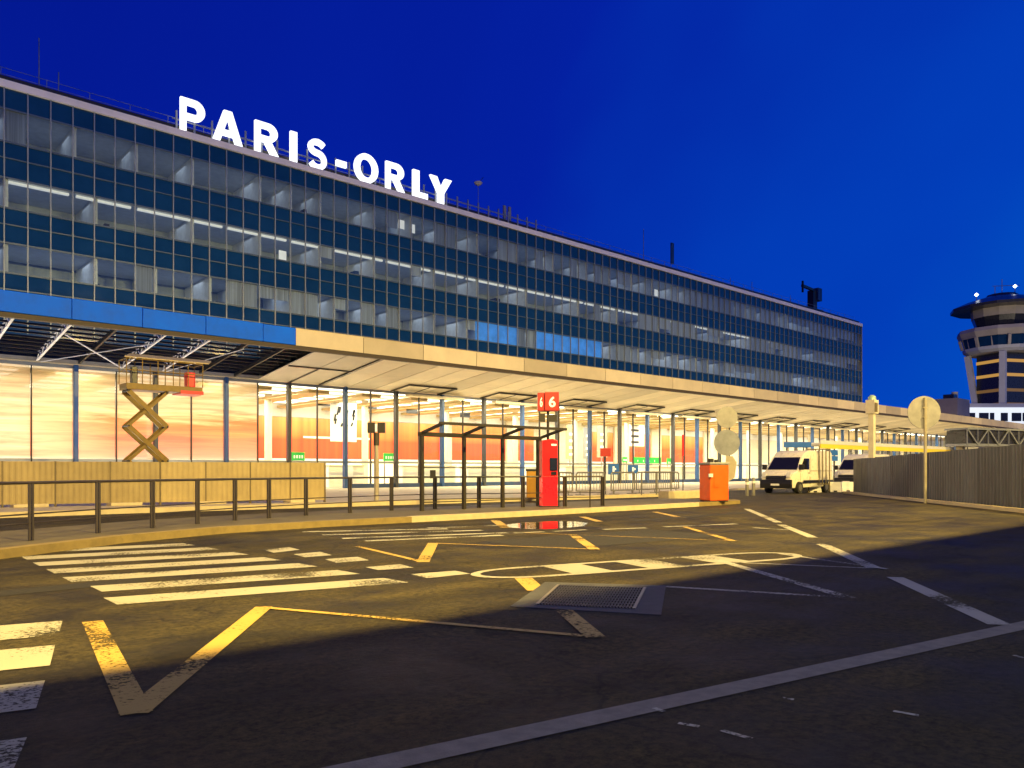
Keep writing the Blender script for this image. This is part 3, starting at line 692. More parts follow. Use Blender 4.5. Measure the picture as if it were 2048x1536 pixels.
for p, q, w in (((8.5, CY + 2.1, sz(CY + 2.1) - .05), (12.3, FY - .7, sz(FY) - .05), .05), ((12.3, CY + 2.1, sz(CY + 2.1) - .07), (8.5, FY - .7, sz(FY) - .07), .035), ((16.6, CY + 1.5, sz(CY + 1.5) - .03), (14.6, FY - .8, sz(FY) - .05), .03)):
    MB().bar(p, q, w).build('tie_bar', M['truss'], CN)
for x in (10.3, 16.55, 18.6): MB().bar((x, CY + .3, sz(CY) + .1), (x, FY - .5, sz(FY) + .1), .1, .2).build('joist', M['purlin'], CN)

# ------------------------------------------------------------------ ground floor: columns, glazing, hall
CS = 4.02; C0 = 10.22
mb = MB()
mb.box(XL, 150, FY + .02, FY + .1, 6.72, 6.9); mb.box(XL, 150, FY + .0, FY + .11, 1.80, 1.95)
mb.build('glazing_rail', M['alu'], TB)
for k in range(-4, 34):
    x = C0 + CS * k
    MB().box(x - .11, x + .11, FY - .22, FY + .14, .13, 6.9).build('column', M['blue'] if k % 2 == 0 else M['darkcol'], TB, bevel=.02, seg=1)
for k in range(-4, 34): x = C0 + CS * (k + .5); MB().box(x - .03, x + .03, FY - .03, FY + .12, .13, 6.72).build('glazing_bar', M['dark'], TB)
mb = MB(); mb.box(C0 + CS * 4, 150, FY - .04, FY + .13, .13, .42); mb.build('base_rail', M['navy'], TB)
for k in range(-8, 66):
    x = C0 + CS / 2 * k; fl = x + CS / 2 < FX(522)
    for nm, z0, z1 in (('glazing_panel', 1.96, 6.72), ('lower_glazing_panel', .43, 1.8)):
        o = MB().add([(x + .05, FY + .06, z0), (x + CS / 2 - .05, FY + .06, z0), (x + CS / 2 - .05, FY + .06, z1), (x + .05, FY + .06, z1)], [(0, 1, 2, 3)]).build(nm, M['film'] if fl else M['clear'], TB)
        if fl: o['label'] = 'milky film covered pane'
BY = 60.0
MB().box(150.02, 150.3, FY, BY + .3, .02, 7.15).build('hall_wall', M['white'], TB)
MB().box(XL, 150, FY + .15, BY + .3, .02, .14).build('hall_floor', M['hallfloor'], TB)
MB().box(XL, 150, FY + .12, BY + .3, 6.95, 7.15).build('hall_ceiling', M['ceil'], TB)
mb = MB(); mb.box(XL, 150, BY, BY + .2, .14, 2.3); mb.box(XL, 150, BY, BY + .2, 5.75, 6.95); mb.build('hall_wall', M['white'], TB)
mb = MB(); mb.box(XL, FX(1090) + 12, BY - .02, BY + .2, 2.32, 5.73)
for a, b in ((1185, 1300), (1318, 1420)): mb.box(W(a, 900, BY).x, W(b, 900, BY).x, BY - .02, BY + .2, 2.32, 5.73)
mb.build('orange_wall', M['orange_fade'], TB)
mb = MB(); mb.box(FX(1090) + 12.05, 150, BY + .05, BY + .2, 2.32, 5.73); mb.build('hall_wall', M['cream'], TB)
mb = MB()
for y in (47.6, 50.0, 52.4, 54.8, 57.2, 59.2): mb.box(XL + 2, 148, y - .13, y + .13, 6.80, 6.9)
mb.build('ceiling_light', M['strip'], TB)
mb = MB()
x = XL + 3
while x < 148: mb.box(x, x + 1.5, FY + .6, BY - .1, 6.42, 6.62); x += 4.02
mb.build('ceiling_raft', M['raft'], TB)
for k in range(16):
    x = 16.3 + k * 8.04
    MB().tube((x, 53.5, .14), (x, 53.5, 6.95), .26, 18).build('hall_column', M['cream'], TB, smooth=True)
for a, b in ((880, 900), (1010, 1030), (1113, 1131), (1150, 1166), (1226, 1249), (1300, 1319), (1405, 1425)):
    MB().box(W(a, 900, BY).x, W(b, 900, BY).x, BY - .3, BY - .04, .14, 6.9).build('wall_pilaster', M['cream'], TB)
# awning frames on every second bay
AG = 'door awning frames along the terminal'
for k in range(11):
    x = C0 + CS * (5 - .12 + 2 * k); z = 6.62
    t = thing('awning_frame', '', 'awning frame', (x, FY, z), 0, AG)
    t['label'] = 'thin dark awning frame under the lit canopy soffit, projecting above a terminal door'
    z0, z1 = 6.84, sz(FY - 2.4) - .1
    for xx in (x, x + 4.0): MB().bar((xx, FY - .15, z0), (xx, FY - 2.4, z1), .1).build('side_arm', M['shelter'], t)
    MB().bar((x - .03, FY - 2.4, z1), (x + 4.05, FY - 2.4, z1), .1, .13).build('front_bar', M['shelter'], t)
    MB().tube((x + 1.9, FY - .2, z0), (x + 1.9, FY - 2.4, z1), .025, 6).build('tie_rod', M['shelter'], t)
    MB().box(x + 1.2, x + 6.2, FY - .62, FY - .12, 6.55, 6.72).build('door_head', M['cream'], t, bevel=.02)

# things inside the hall
a, b = W(606, 872, BY), W(740, 880, BY); MB().box(a.x, b.x, BY - .06, BY - .025, b.z, a.z).build('wall_strip', M['white'], TB)
for px, py, lb in ((648, 806, 'dark hanging monitor left of the white banner'), (742, 812, 'dark hanging monitor right of the white banner'), (824, 822, 'dark hanging monitor above the left end of the shelter'), (930, 830, 'dark hanging monitor above the middle of the shelter')):
    p = W(px, py, 54); t = thing('hanging_monitor', lb, 'monitor', (p.x, 54, 6.9)); MB().box(p.x - .55, p.x + .55, 53.95, 54.05, p.z - .22, p.z + .22).build('screen', M['screen'], t, bevel=.02); MB().tube((p.x, 54, p.z + .22), (p.x, 54, 6.95), .04, 8).build('rod', M['alu'], t)
t = thing('hanging_banner', 'white hanging banner with dark marks in front of orange wall', 'banner', W(686, 840, 52.5))
a, b = W(661, 800, 52.5), W(713, 884, 52.5)
MB().box(a.x, b.x, 52.48, 52.54, b.z, 6.9).build('cloth', M['white'], t)
mb = MB(); r5 = random.Random(5)
for k in range(16):
    xx = a.x + .25 + r5.random() * (b.x - a.x - .5); zz = b.z + .9 + r5.random() * 1.4; mb.bar((xx, 52.45, zz), (xx + .1, 52.45, zz + .22 + r5.random() * .3), .05, .12)
mb.build('marks', M['dark'], t)
for i, (x0, x1, y0, y1, Y, m, lb) in enumerate((
    (583, 609, 904, 921, 49, 'green', 'small green counter sign by the hoarding end'), (767, 791, 906, 922, 49, 'green', 'green counter sign behind the dark sign post'),
    (1266, 1322, 914, 927, 50, 'green', 'long green counter sign in the middle of the right hall'), (1334, 1347, 916, 930, 50, 'green', 'short green counter sign left of a blue column'),
    (1245, 1254, 914, 925, 50, 'green', 'tiny green counter sign left of the long one'))):
    a, b = W(x0, y0, Y), W(x1, y1, Y); t = thing('counter_sign', lb, 'sign', (a.x, Y, .14))
    MB().box(a.x, b.x, Y - .05, Y + .05, b.z, a.z).build('panel', M['green'], t)
    MB().box(a.x + .05, a.x + .12, Y - .03, Y + .03, .14, b.z).box(b.x - .12, b.x - .05, Y - .03, Y + .03, .14, b.z).build('leg', M['tubegrey'], t)
    c = MB()
    for k in range(4): xx = a.x + (b.x - a.x) * (k + .7) / 5; c.box(xx, xx + .1, Y - .065, Y - .051, b.z + .15, b.z + .35)
    c.build('lettering', M['wletter'], t)
for x0, x1, lb in ((652, 688, 'white check-in counter beside the hoarding end'), (700, 722, 'small white counter between blue columns left of sign post'), (800, 905, 'long pale counter behind left half of the bus shelter'), (930, 1040, 'long pale counter behind right half of the bus shelter'), (1125, 1230, 'long white counter behind the crowd barriers'), (1290, 1340, 'white counter under the long green sign'), (1355, 1395, 'white counter right of the green signs')):
    a, b = W(x0, 925, 49.5), W(x1, 985, 49.5); t = thing('service_counter', lb, 'counter', (a.x, 49.5, .14))
    MB().box(a.x, b.x, 49.1, 50.2, .14, 1.62).build('front', M['white'], t, bevel=.03)
    MB().box(a.x - .06, b.x + .06, 48.95, 50.3, 1.625, 1.7).build('top', M['cream'], t)
for x0, x1, y0, y1, m, lb in ((1167, 1182, 855, 918, 'alu', 'grey list poster with white marks left of a blue column'), (1194, 1214, 852, 915, 'post', 'grey poster with white figure right of a blue column'), (1132, 1150, 850, 918, 'tan', 'tan upright panel right of the red machine'), (1250, 1288, 832, 893, 'white', 'white poster with small dark marks on the right wall')):
    a, b = W(x0, y0, 56), W(x1, y1, 56); t = thing('wall_poster', lb, 'poster', (a.x, 56, .14))
    MB().box(a.x, b.x, 55.96, 56.04, b.z, a.z).build('sheet', M[m], t)
    MB().box((a.x + b.x) / 2 - .05, (a.x + b.x) / 2 + .05, 56.05, 56.12, .14, a.z).build('stand', M['alu'], t)
    c = MB()
    for k in range(4): zz = b.z + (a.z - b.z) * (k + .5) / 5; c.box(a.x + (b.x - a.x) * .3, a.x + (b.x - a.x) * .7, 55.93, 55.955, zz, zz + .25)
    c.build('lettering', M['wletter'] if m != 'white' else M['dark'], t)

# ------------------------------------------------------------------ hoarding in front of the works
def corrugate(a, b, z0, z1, depth=.03, pitch=.24):
    a = Vector(a); b = Vector(b); t = (b - a); ln = t.length; t.normalize(); n = Vector((t.y, -t.x, 0)); k = max(2, int(ln / (pitch / 4))); vs = []; fs = []
    for i in range(k + 1):
        s = ln * i / k; o = (0, 1, 1, 0)[i % 4] * depth; p = a + t * s + n * o; vs += [(p.x, p.y, z0), (p.x, p.y, z1)]
        q = p - n * .012; vs += [(q.x, q.y, z0), (q.x, q.y, z1)]
    for i in range(k):
        j = i * 4; fs += [(j, j + 4, j + 5, j + 1), (j + 6, j + 2, j + 3, j + 7), (j + 1, j + 5, j + 7, j + 3), (j + 4, j, j + 2, j + 6)]
    fs += [(0, 1, 3, 2), (k * 4 + 1, k * 4, k * 4 + 2, k * 4 + 3)]
    return MB().add(vs, fs)
def hp(px): # a point of the hoarding line below px
    A, B = Vector((4.5, 29.8, 0)), Vector((14.5, 26.6, 0)); u = (px - CX) / F; dx, dy = CA + SA * u, SA - CA * u
    d = B - A; den = dx * d.y - dy * d.x; s = (A.x * d.y - A.y * d.x) / den; return Vector((dx * s, dy * s, 0))
HB = thing('site_hoarding', 'beige corrugated steel hoarding in front of the milky glass', 'hoarding', (hp(320).x, hp(320).y, .13))
xs = (-330, -215, -105, 5, 111, 221, 321, 412, 501, 581, 650)
for a, b in zip(xs, xs[1:]): corrugate(hp(a), hp(b), .22, 1.63, .012, .17).build('panel', M['hoard'], HB)
for a in xs[1:]:
    p = hp(a); MB().box(p.x - .03, p.x + .03, p.y - .01, p.y + .07, .13, 1.64).build('post', M['hoardpost'], HB)
for px in (60, 250, 420, 600):
    p = hp(px); MB().box(p.x - .5, p.x + .5, p.y - .25, p.y + .35, .13, .235).build('ballast_block', M['pale_kerb'], HB, bevel=.02)

# ------------------------------------------------------------------ scissor lift
lp = at(291, 34.9); lx, ly = lp.x, lp.y
LF = thing('scissor_lift', 'yellow scissor lift raised up to the unfinished canopy', 'scissor lift', (lx, ly, .13))
MB().box(lx - 1.3, lx + 1.3, ly - .5, ly + .5, .45, .95).build('chassis', M['yellow'], LF, bevel=.04)
for sx in (-.9, .9):
    for sy in (-.52, .52): MB().tube((lx + sx, ly + sy - .1, .43), (lx + sx, ly + sy + .1, .43), .3, 20).build('wheel', M['tyre'], LF)
zz = [.95, 1.68 - .2, 2.85 - .1, 4.1]; zz = [1.0, 1.75, 3.25, 4.75]; h = .78
for i, (z0, z1) in enumerate(((.95, 1.75), (1.75, 3.3), (3.3, 4.85))):
    xa, xb = (-.05, .78) if i == 0 else (-.82, .82)
    for s in (-.4, .4):
        if i == 0:
            mb = MB(); mb.bar((lx, ly + s, z0), (lx - .82, ly + s, z1), .07, .16); mb.bar((lx, ly + s * .85, z0), (lx + .82, ly + s * .85, z1), .07, .12)
        else:
            mb = MB(); mb.bar((lx - .82, ly + s, z1), (lx + .82, ly + s, z0), .07, .2); mb.bar((lx + .82, ly + s * .85, z1), (lx - .82, ly + s * .85, z0), .07, .13)
        mb.build('scissor_arm', M['yellow'], LF)
    for sx in (-.82, .82): MB().tube((lx + sx, ly - .46, z1), (lx + sx, ly + .46, z1), .045, 8).build('pivot', M['dark'], LF)
px0, px1 = lx - .95, lx + 2.35
MB().box(px0, px1, ly - .55, ly + .55, 4.9, 5.18).build('platform', M['yellow'], LF, bevel=.02)
MB().box(lx + 1.35, px1 + .03, ly - .57, ly + .57, 4.84, 5.0).build('extension_deck', M['red'], LF)
mb = MB()
for s in (-.55, .55):
    for z in (5.75, 6.25): mb.tube((px0, ly + s, z), (px1, ly + s, z), .022, 8)
    for k in range(6): x = px0 + (px1 - px0) * k / 5; mb.tube((x, ly + s, 5.18), (x, ly + s, 6.25), .022, 8)
for x in (px0, px1):
    for z in (5.75, 6.25): mb.tube((x, ly - .55, z), (x, ly + .55, z), .022, 8)
mb.build('guardrail', M['yellow'], LF)
tag(MB().box(lx - .62, lx - .38, ly - .2, ly + .15, 5.185, 5.95).build('tool_chest', M['black'], bevel=.03), 'dark upright tool chest standing on the lift platform', 'tool chest')
tag(MB().box(lx + 1.75, lx + 2.15, ly - .2, ly + .2, 5.185, 5.9).build('red_tool_box', M['red'], bevel=.05), 'red box on the right end of the lift platform', 'box')  # plain box for the red tool bag on the platform
o = MB().add([(lx - 1.05, ly - .62, 6.28), (lx + 2.6, ly - .62, 6.28), (lx + 3.3, ly + .9, 6.62), (lx - .4, ly + .9, 6.62), (lx - 1.05, ly - .62, 6.33), (lx + 2.6, ly - .62, 6.33), (lx + 3.3, ly + .9, 6.67), (lx - .4, ly + .9, 6.67)],
             [(3, 2, 1, 0), (4, 5, 6, 7), (0, 1, 5, 4), (1, 2, 6, 5), (2, 3, 7, 6), (3, 0, 4, 7)]).build('ceiling_board', M['tan'])
tag(o, 'tan ceiling board resting tilted on the lift guardrail', 'board')

# ------------------------------------------------------------------ pedestrian railing
PR = thing('pedestrian_railing', 'brown metal railing with posts bending along the pavement island', 'railing', (6, 17.6, .13))
rp_ = [(-1.2, 12.75), (.2, 13.6), (1.5, 14.55), G(62, 1081, .13), G(196, 1066, .13), G(305, 1056, .13), G(395, 1048, .13), G(470, 1041, .13), G(538, 1036.5, .13), G(612, 1031, .13), G(700, 1026, .13), G(783, 1021, .13)]
rp_ = [Vector((p[0], p[1], .13)) for p in rp_]
q = rp_[-1]
for px in (870, 958, 1046, 1130, 1205): rp_.append(G(px, 1017.5 - (px - 870) * .018, .13))
for i, p in enumerate(rp_):
    d = (rp_[min(i + 1, len(rp_) - 1)] - rp_[max(0, i - 1)]).normalized()
    for s in (-.035, .035):
        c = p + d * s; MB().bar(c, c + Vector((0, 0, .99)), .035, .07).build('post', M['rail'], PR)
mb = MB(); m2 = MB(); m3 = MB()
for a, b in zip(rp_, rp_[1:]):
    mb.tube(a + Vector((0, 0, 1.0)), b + Vector((0, 0, 1.0)), .028, 8)
    for z in (.30, .46): m2.tube(a + Vector((0, 0, z)), b + Vector((0, 0, z)), .014, 6)
mb.build('handrail', M['rail'], PR); m2.build('lower_rail', M['rail'], PR)

# ------------------------------------------------------------------ bus shelter
BS = thing('bus_shelter', 'open bus shelter with dark frame and tilted glass roof', 'bus shelter', (15.8, 18.9, .13))
sx0, sx1, sy = 13.45, 18.25, 19.0
for k in range(4): x = sx0 + (sx1 - sx0) * k / 3; MB().box(x - .05, x + .05, sy - .05, sy + .05, .13, 2.36).build('post', M['shelter'], BS)
zb, zf, yf = 2.42, 2.70, 17.95
mb = MB(); mb.bar((sx0 - .12, sy, zb), (sx1 + .12, sy, zb), .1, .13); mb.bar((sx0 - .12, yf, zf), (sx1 + .3, yf, zf), .08, .08)
mb.build('roof_beam', M['shelter'], BS)
for k in range(4): x = sx0 + (sx1 - sx0) * k / 3 + (.15 if k == 3 else 0); MB().bar((x, sy + .05, zb + .02), (x, yf, zf), .06, .09).build('roof_rafter', M['shelter'], BS)
MB().add([(sx0, sy, zb + .085), (sx1 + .15, sy, zb + .085), (sx1 + .15, yf, zf + .055), (sx0, yf, zf + .055)], [(0, 1, 2, 3)]).build('roof_glass', M['clear'], BS)
for k in range(3):
    x0 = sx0 + 1.6 * k + .05; MB().add([(x0, sy, .4), (x0 + 1.5, sy, .4), (x0 + 1.5, sy, 2.3), (x0, sy, 2.3)], [(0, 1, 2, 3)]).build('back_pane', M['clear'], BS)
mb = MB()
for z in (1.42, .38): mb.bar((sx0, sy, z), (sx1, sy, z), .03, .03)
mb.build('cross_rail', M['shelter'], BS)
MB().box(sx0 + .25, sx0 + .45, sy - .08, sy - .06, 1.1, 1.35).build('notice', M['dark'], BS)

# red totem machine
mp_ = G(1097, 1013.5, .13); mx_, my_ = mp_.x, mp_.y; ra = YAW - PI / 2
RM = thing('ticket_machine', 'tall red ticket machine with dark screen at the shelter end', 'ticket machine', (mx_, my_, .13), ra + .25)
MB().box(-.26, .26, -.2, .2, .0, 1.02).build('lower_panel', M['redlit'], RM, world=False, bevel=.015)
MB().prismy([(-.26, 1.025), (.26, 1.025), (.26, 2.2), (.1, 2.25), (-.26, 2.2)], -.18, .2).build('upper_body', M['red'], RM, world=False, bevel=.015)
MB().box(-.02, .24, -.215, -.183, 1.2, 1.62).build('screen', M['screen'], RM, world=False, bevel=.01)
MB().box(.02, .2, -.235, -.216, 1.06, 1.16).build('keypad', M['black'], RM, world=False)
MB().box(.04, .22, -.2, -.182, 2.02, 2.08).build('lettering', M['wletter'], RM, world=False)
MB().box(-.3, .3, -.24, .24, 0, .04).build('plinth', M['dark'], RM, world=False)

def text_mesh(s, size, bold=.012):
    cu = bpy.data.curves.new('txt', 'FONT'); cu.body = s; cu.size = size; cu.align_x = 'CENTER'; cu.align_y = 'CENTER'; cu.extrude = .004; cu.offset = bold
    o = bpy.data.objects.new('txt', cu); COL.objects.link(o); dg = bpy.context.evaluated_depsgraph_get(); me = bpy.data.meshes.new_from_object(o.evaluated_get(dg))
    bpy.data.objects.remove(o); bpy.data.curves.remove(cu); return me
# stop sign post with the number box
sp = at(1096, 26.4); sx_, sy_ = sp.x, sp.y
SP = thing('stop_sign_post', 'red box sign with white 6 on a dark pole above the machine', 'sign post', (sx_, sy_, .13), ra)
MB().tube((0, 0, 0), (0, 0, 3.25), .045, 12).build('pole', M['shelter'], SP, world=False)
bx = MB().box(-.12, .36, -.22, .22, 3.22, 3.86).build('sign_box', M['redsign'], SP, world=False, bevel=.02)
bx2 = MB().box(-.36, -.125, -.18, .2, 3.22, 3.84).build('sign_box', M['redsign'], SP, world=False, bevel=.02)
for xx, sc in ((.13, .48), (-.24, .44)):
    me = text_mesh('6', sc); me.name = 'numeral'; me.materials.append(M['wletter']); o = bpy.data.objects.new('numeral', me); COL.objects.link(o); o.parent = SP
    o.location = (xx, -.232 if xx > 0 else -.192, 3.5); o.rotation_euler = (PI / 2, 0, 0); o.scale = (1 if xx > 0 else .45, 1, 1)
MB().box(-.32, -.1, -.1, .1, 2.86, 3.14).build('direction_plate', M['dark'], SP, world=False)
MB().box(-.02, .3, -.1, .1, 2.86, 3.1).build('direction_plate', M['dark'], SP, world=False)
MB().tube((.37, .05, 0), (.37, .05, 3.2), .025, 8).build('side_pole', M['shelter'], SP, world=False)

# small double sign farther back
sp = G(753, 1001, .13)
t = thing('direction_sign_post', 'dark double box sign on a brown pole left of the shelter', 'sign post', (sp.x, sp.y, .13), ra)
MB().tube((0, 0, 0), (0, 0, 2.65), .1, 14).build('pole', M['post'], t, world=False)
MB().tube((0, 0, 2.2), (0, 0, 2.7), .12, 14).build('collar', M['brown'], t, world=False)
for s in (-.2, .2): MB().box(s - .15, s + .15, -.1, .1, 2.7, 3.12).build('sign_box', M['dark'], t, world=False, bevel=.02)
MB().box(-.04, .05, -.12, -.02, 2.75, 3.05).build('numeral', M['wletter'], t, world=False)
# orange litter bin by the machine
p = at(1064, 33.5)
t = thing('litter_bin', 'ochre box bin behind the red machine', 'bin', (p.x, p.y, .0), ra)
MB().box(-.24, .24, -.24, .24, .13, 1.3).build('bin_body', mat('ochre_bin', (.5, .24, .02), .5), t, world=False, bevel=.03)
MB().box(-.27, .27, -.27, .27, 1.3, 1.4).build('lid', M['dark'], t, world=False, bevel=.02)

# ------------------------------------------------------------------ crowd barriers, small signs
def barrier():
    t = thing('crowd_barrier', '', 'barrier', (0, 0, 0), 0, 'crowd barriers near the terminal doors')
    pts = [(-1.0, 0, .2), (-1.0, 0, 1.0), (-.9, 0, 1.1), (.9, 0, 1.1), (1.0, 0, 1.0), (1.0, 0, .2), (-1.0, 0, .2)]
    MB().path(pts, .035, 8).build('frame', M['tubegrey'], t, world=False)
    mb = MB()
    for k in range(9): x = -.8 + 1.6 * k / 8; mb.tube((x, 0, .2), (x, 0, 1.1), .015, 6)
    mb.build('bars', M['tubegrey'], t, world=False)
    for x in (-.75, .75): MB().bar((x, -.3, .015), (x, .3, .015), .05, .03).bar((x, 0, .015), (x, 0, .2), .03).build('foot', M['tubegrey'], t, world=False)
    return t
b0 = barrier(); b0.location = (26.2, 26.0, .13); b0.rotation_euler = (0, 0, -.08); b0['label'] = 'grey tubular crowd barrier nearest the red machine'
dup(b0, (28.4, 25.8, .13), -.05, 'grey tubular crowd barrier in front of the small red sign')
dup(b0, (30.6, 25.6, .13), .06, 'grey tubular crowd barrier under the left blue sign')
dup(b0, (32.8, 25.8, .13), .1, 'grey tubular crowd barrier under the right blue sign')
dup(b0, (35.0, 26.1, .13), .0, 'grey tubular crowd barrier nearest the orange cabinet')
for px, y0, y1, d, lb in ((1227, 928, 949, 40, 'square blue sign with white mark, left of the pair'), (1266, 930, 947, 41, 'square blue sign with white mark, right of the pair')):
    p = at(px, d); w = .28
    t = thing('blue_sign', lb, 'sign', (p.x, p.y, .13), ra)
    za, zb_ = at(px, d, y1).z - .13, at(px, d, y0).z - .13
    MB().tube((0, .03, 0), (0, .03, zb_), .03, 8).build('post', M['tubegrey'], t, world=False)
    MB().box(-w, w, -.02, .02, za, zb_).build('panel', M['bluesign'], t, world=False, bevel=.008)
    MB().box(-.05, .05, -.03, -.021, za + .12, zb_ - .12).box(-.05, .13, -.03, -.0215, (za + zb_) / 2 - .04, (za + zb_) / 2 + .06).build('symbol', M['wletter'], t, world=False)
p = at(1211, 39); t = thing('red_sign', 'small red sign on a thin pole before the poster wall', 'sign', (p.x, p.y, .13), ra)
MB().tube((0, 0, 0), (0, 0, 2.3), .025, 8).build('post', M['dark'], t, world=False); z0 = at(0, 39, 913).z - .13
MB().box(-.27, .27, -.05, -.026, z0, z0 + .42).build('panel', M['redsign'], t, world=False, bevel=.01)
p = at(1366, 37); t = thing('flag_post', 'thin pole with a red upper end near the doors', 'pole', (p.x, p.y, .13), ra)
MB().tube((0, 0, 0), (0, 0, 1.9), .025, 8).build('pole', M['dark'], t, world=False); MB().tube((0, 0, 1.9), (0, 0, 2.9), .05, 8).build('red_sleeve', M['red'], t, world=False); MB().box(-.16, .16, -.16, .16, 0, .12).build('foot', M['dark'], t, world=False)
p = G(1180, 1016, .13); t = thing('thin_post', 'thin bare dark pole right of the red machine', 'pole', (p.x, p.y, .13)); MB().tube((p.x, p.y, .13), (p.x, p.y, 2.0), .02, 8).build('pole', M['shelter'], t)
p = at(1358, 36.5); tag(MB().box(p.x - 1.2, p.x + 1.3, p.y - .3, p.y + .3, 0, .38).build('concrete_block', M['pale_kerb'], bevel=.04), 'long pale concrete block beside the orange cabinet', 'concrete block')
for px, d, lb in ((1296, 38, 'grey hoop rail left of the white door counter'), (1325, 38.5, 'grey hoop rail next to the pale concrete block')):
    p = at(px, d); t = thing('hoop_rail', lb, 'hoop rail', (p.x, p.y, .13)); x, y = p.x, p.y
    MB().path([(x - .5, y, .13), (x - .5, y, 1.25), (x + .7, y, 1.25), (x + .7, y, .13)], .03, 8).build('hoop', M['tubegrey'], t)
    MB().tube((x - .5, y, .7), (x + .7, y, .7), .02, 8).build('cross_bar', M['tubegrey'], t)

# orange barrier cabinet with round signs
op = G(1428, 1003, .13)
OC = thing('barrier_cabinet', 'orange car park barrier cabinet on the island tip', 'cabinet', (op.x, op.y, .13), ra + .35)
MB().box(-.42, .42, -.36, .36, .05, 1.42).build('cabinet_body', M['orange'], OC, world=False, bevel=.03)
MB().box(-.45, .45, -.39, .39, 1.42, 1.52).build('lid', M['signback'], OC, world=False, bevel=.03)
MB().box(-.40, .40, -.34, .34, 0, .05).build('plinth', M['dark'], OC, world=False)
MB().box(-.52, -.36, -.46, -.37, .95, 1.08).build('arm_bracket', M['white'], OC, world=False)
MB().box(-.25, -.02, -.375, -.361, .55, 1.2).build('door', M['orange'], OC, world=False)
MB().tube((-.15, 0, 1.52), (-.15, 0, 1.66), .12, 12).tube((.1, 0, 1.52), (.1, 0, 1.62), .08, 12).build('lamp_cap', M['dark'], OC, world=False)
def disc(mb, c, r, th=.02, n=36):
    vs = [(c[0] + r * math.cos(k * 2 * PI / n), y, c[2] + r * math.sin(k * 2 * PI / n)) for y in (c[1] - th / 2, c[1] + th / 2) for k in range(n)]
    return mb.add(vs, [tuple(range(n)), tuple(range(n, 2 * n))[::-1]] + [(k, n + k, n + (k + 1) % n, (k + 1) % n) for k in range(n)])
p = G(1455, 1002, .13); dd = 29.5; zc = lambda y: EYE + (HZ - y) * 30.3 / F - .13
TS = thing('traffic_sign', 'pole with two round signs seen from behind by orange cabinet', 'traffic sign', (p.x, p.y, .13), ra)
MB().tube((0, .05, 0), (0, .05, zc(812)), .04, 12).build('post', M['post'], TS, world=False)
disc(MB(), (-.02, 0, zc(834)), .42).build('sign_plate', M['signback'], TS, world=False); disc(MB(), (-.02, 0.02, zc(885)), .51).build('sign_plate', M['signgrey'], TS, world=False)
MB().prismy([(-.1, zc(968)), (.28, zc(955)), (.36, zc(925)), (.2, zc(912)), (-.06, zc(912))], -.02, .0).build('sign_plate', M['post'], TS, world=False)
mb = MB()
for y in (834, 885): mb.box(-.1, .1, .015, .1, zc(y) - .03, zc(y) + .03)
mb.build('bracket', M['post'], TS, world=False)

p = G(1849, 1006.5, 0); dd = 2092.5 / 66.5; zc2 = lambda y: EYE + (HZ - y) * dd / F
T2 = thing('traffic_sign', 'single large round sign seen from behind before the dark fence', 'traffic sign', (p.x, p.y, 0), ra)
MB().tube((0, -.06, 0), (0, -.06, zc2(796)), .06, 12).build('post', M['post'], T2, world=False)
disc(MB(), (-.02, 0, zc2(825)), .67, .03).build('sign_plate', M['signback'], T2, world=False)
MB().box(-.09, .09, -.1, -.016, zc2(825) - .22, zc2(825) - .17).box(-.09, .09, -.1, -.016, zc2(825) + .17, zc2(825) + .22).build('clamp', M['post'], T2, world=False)

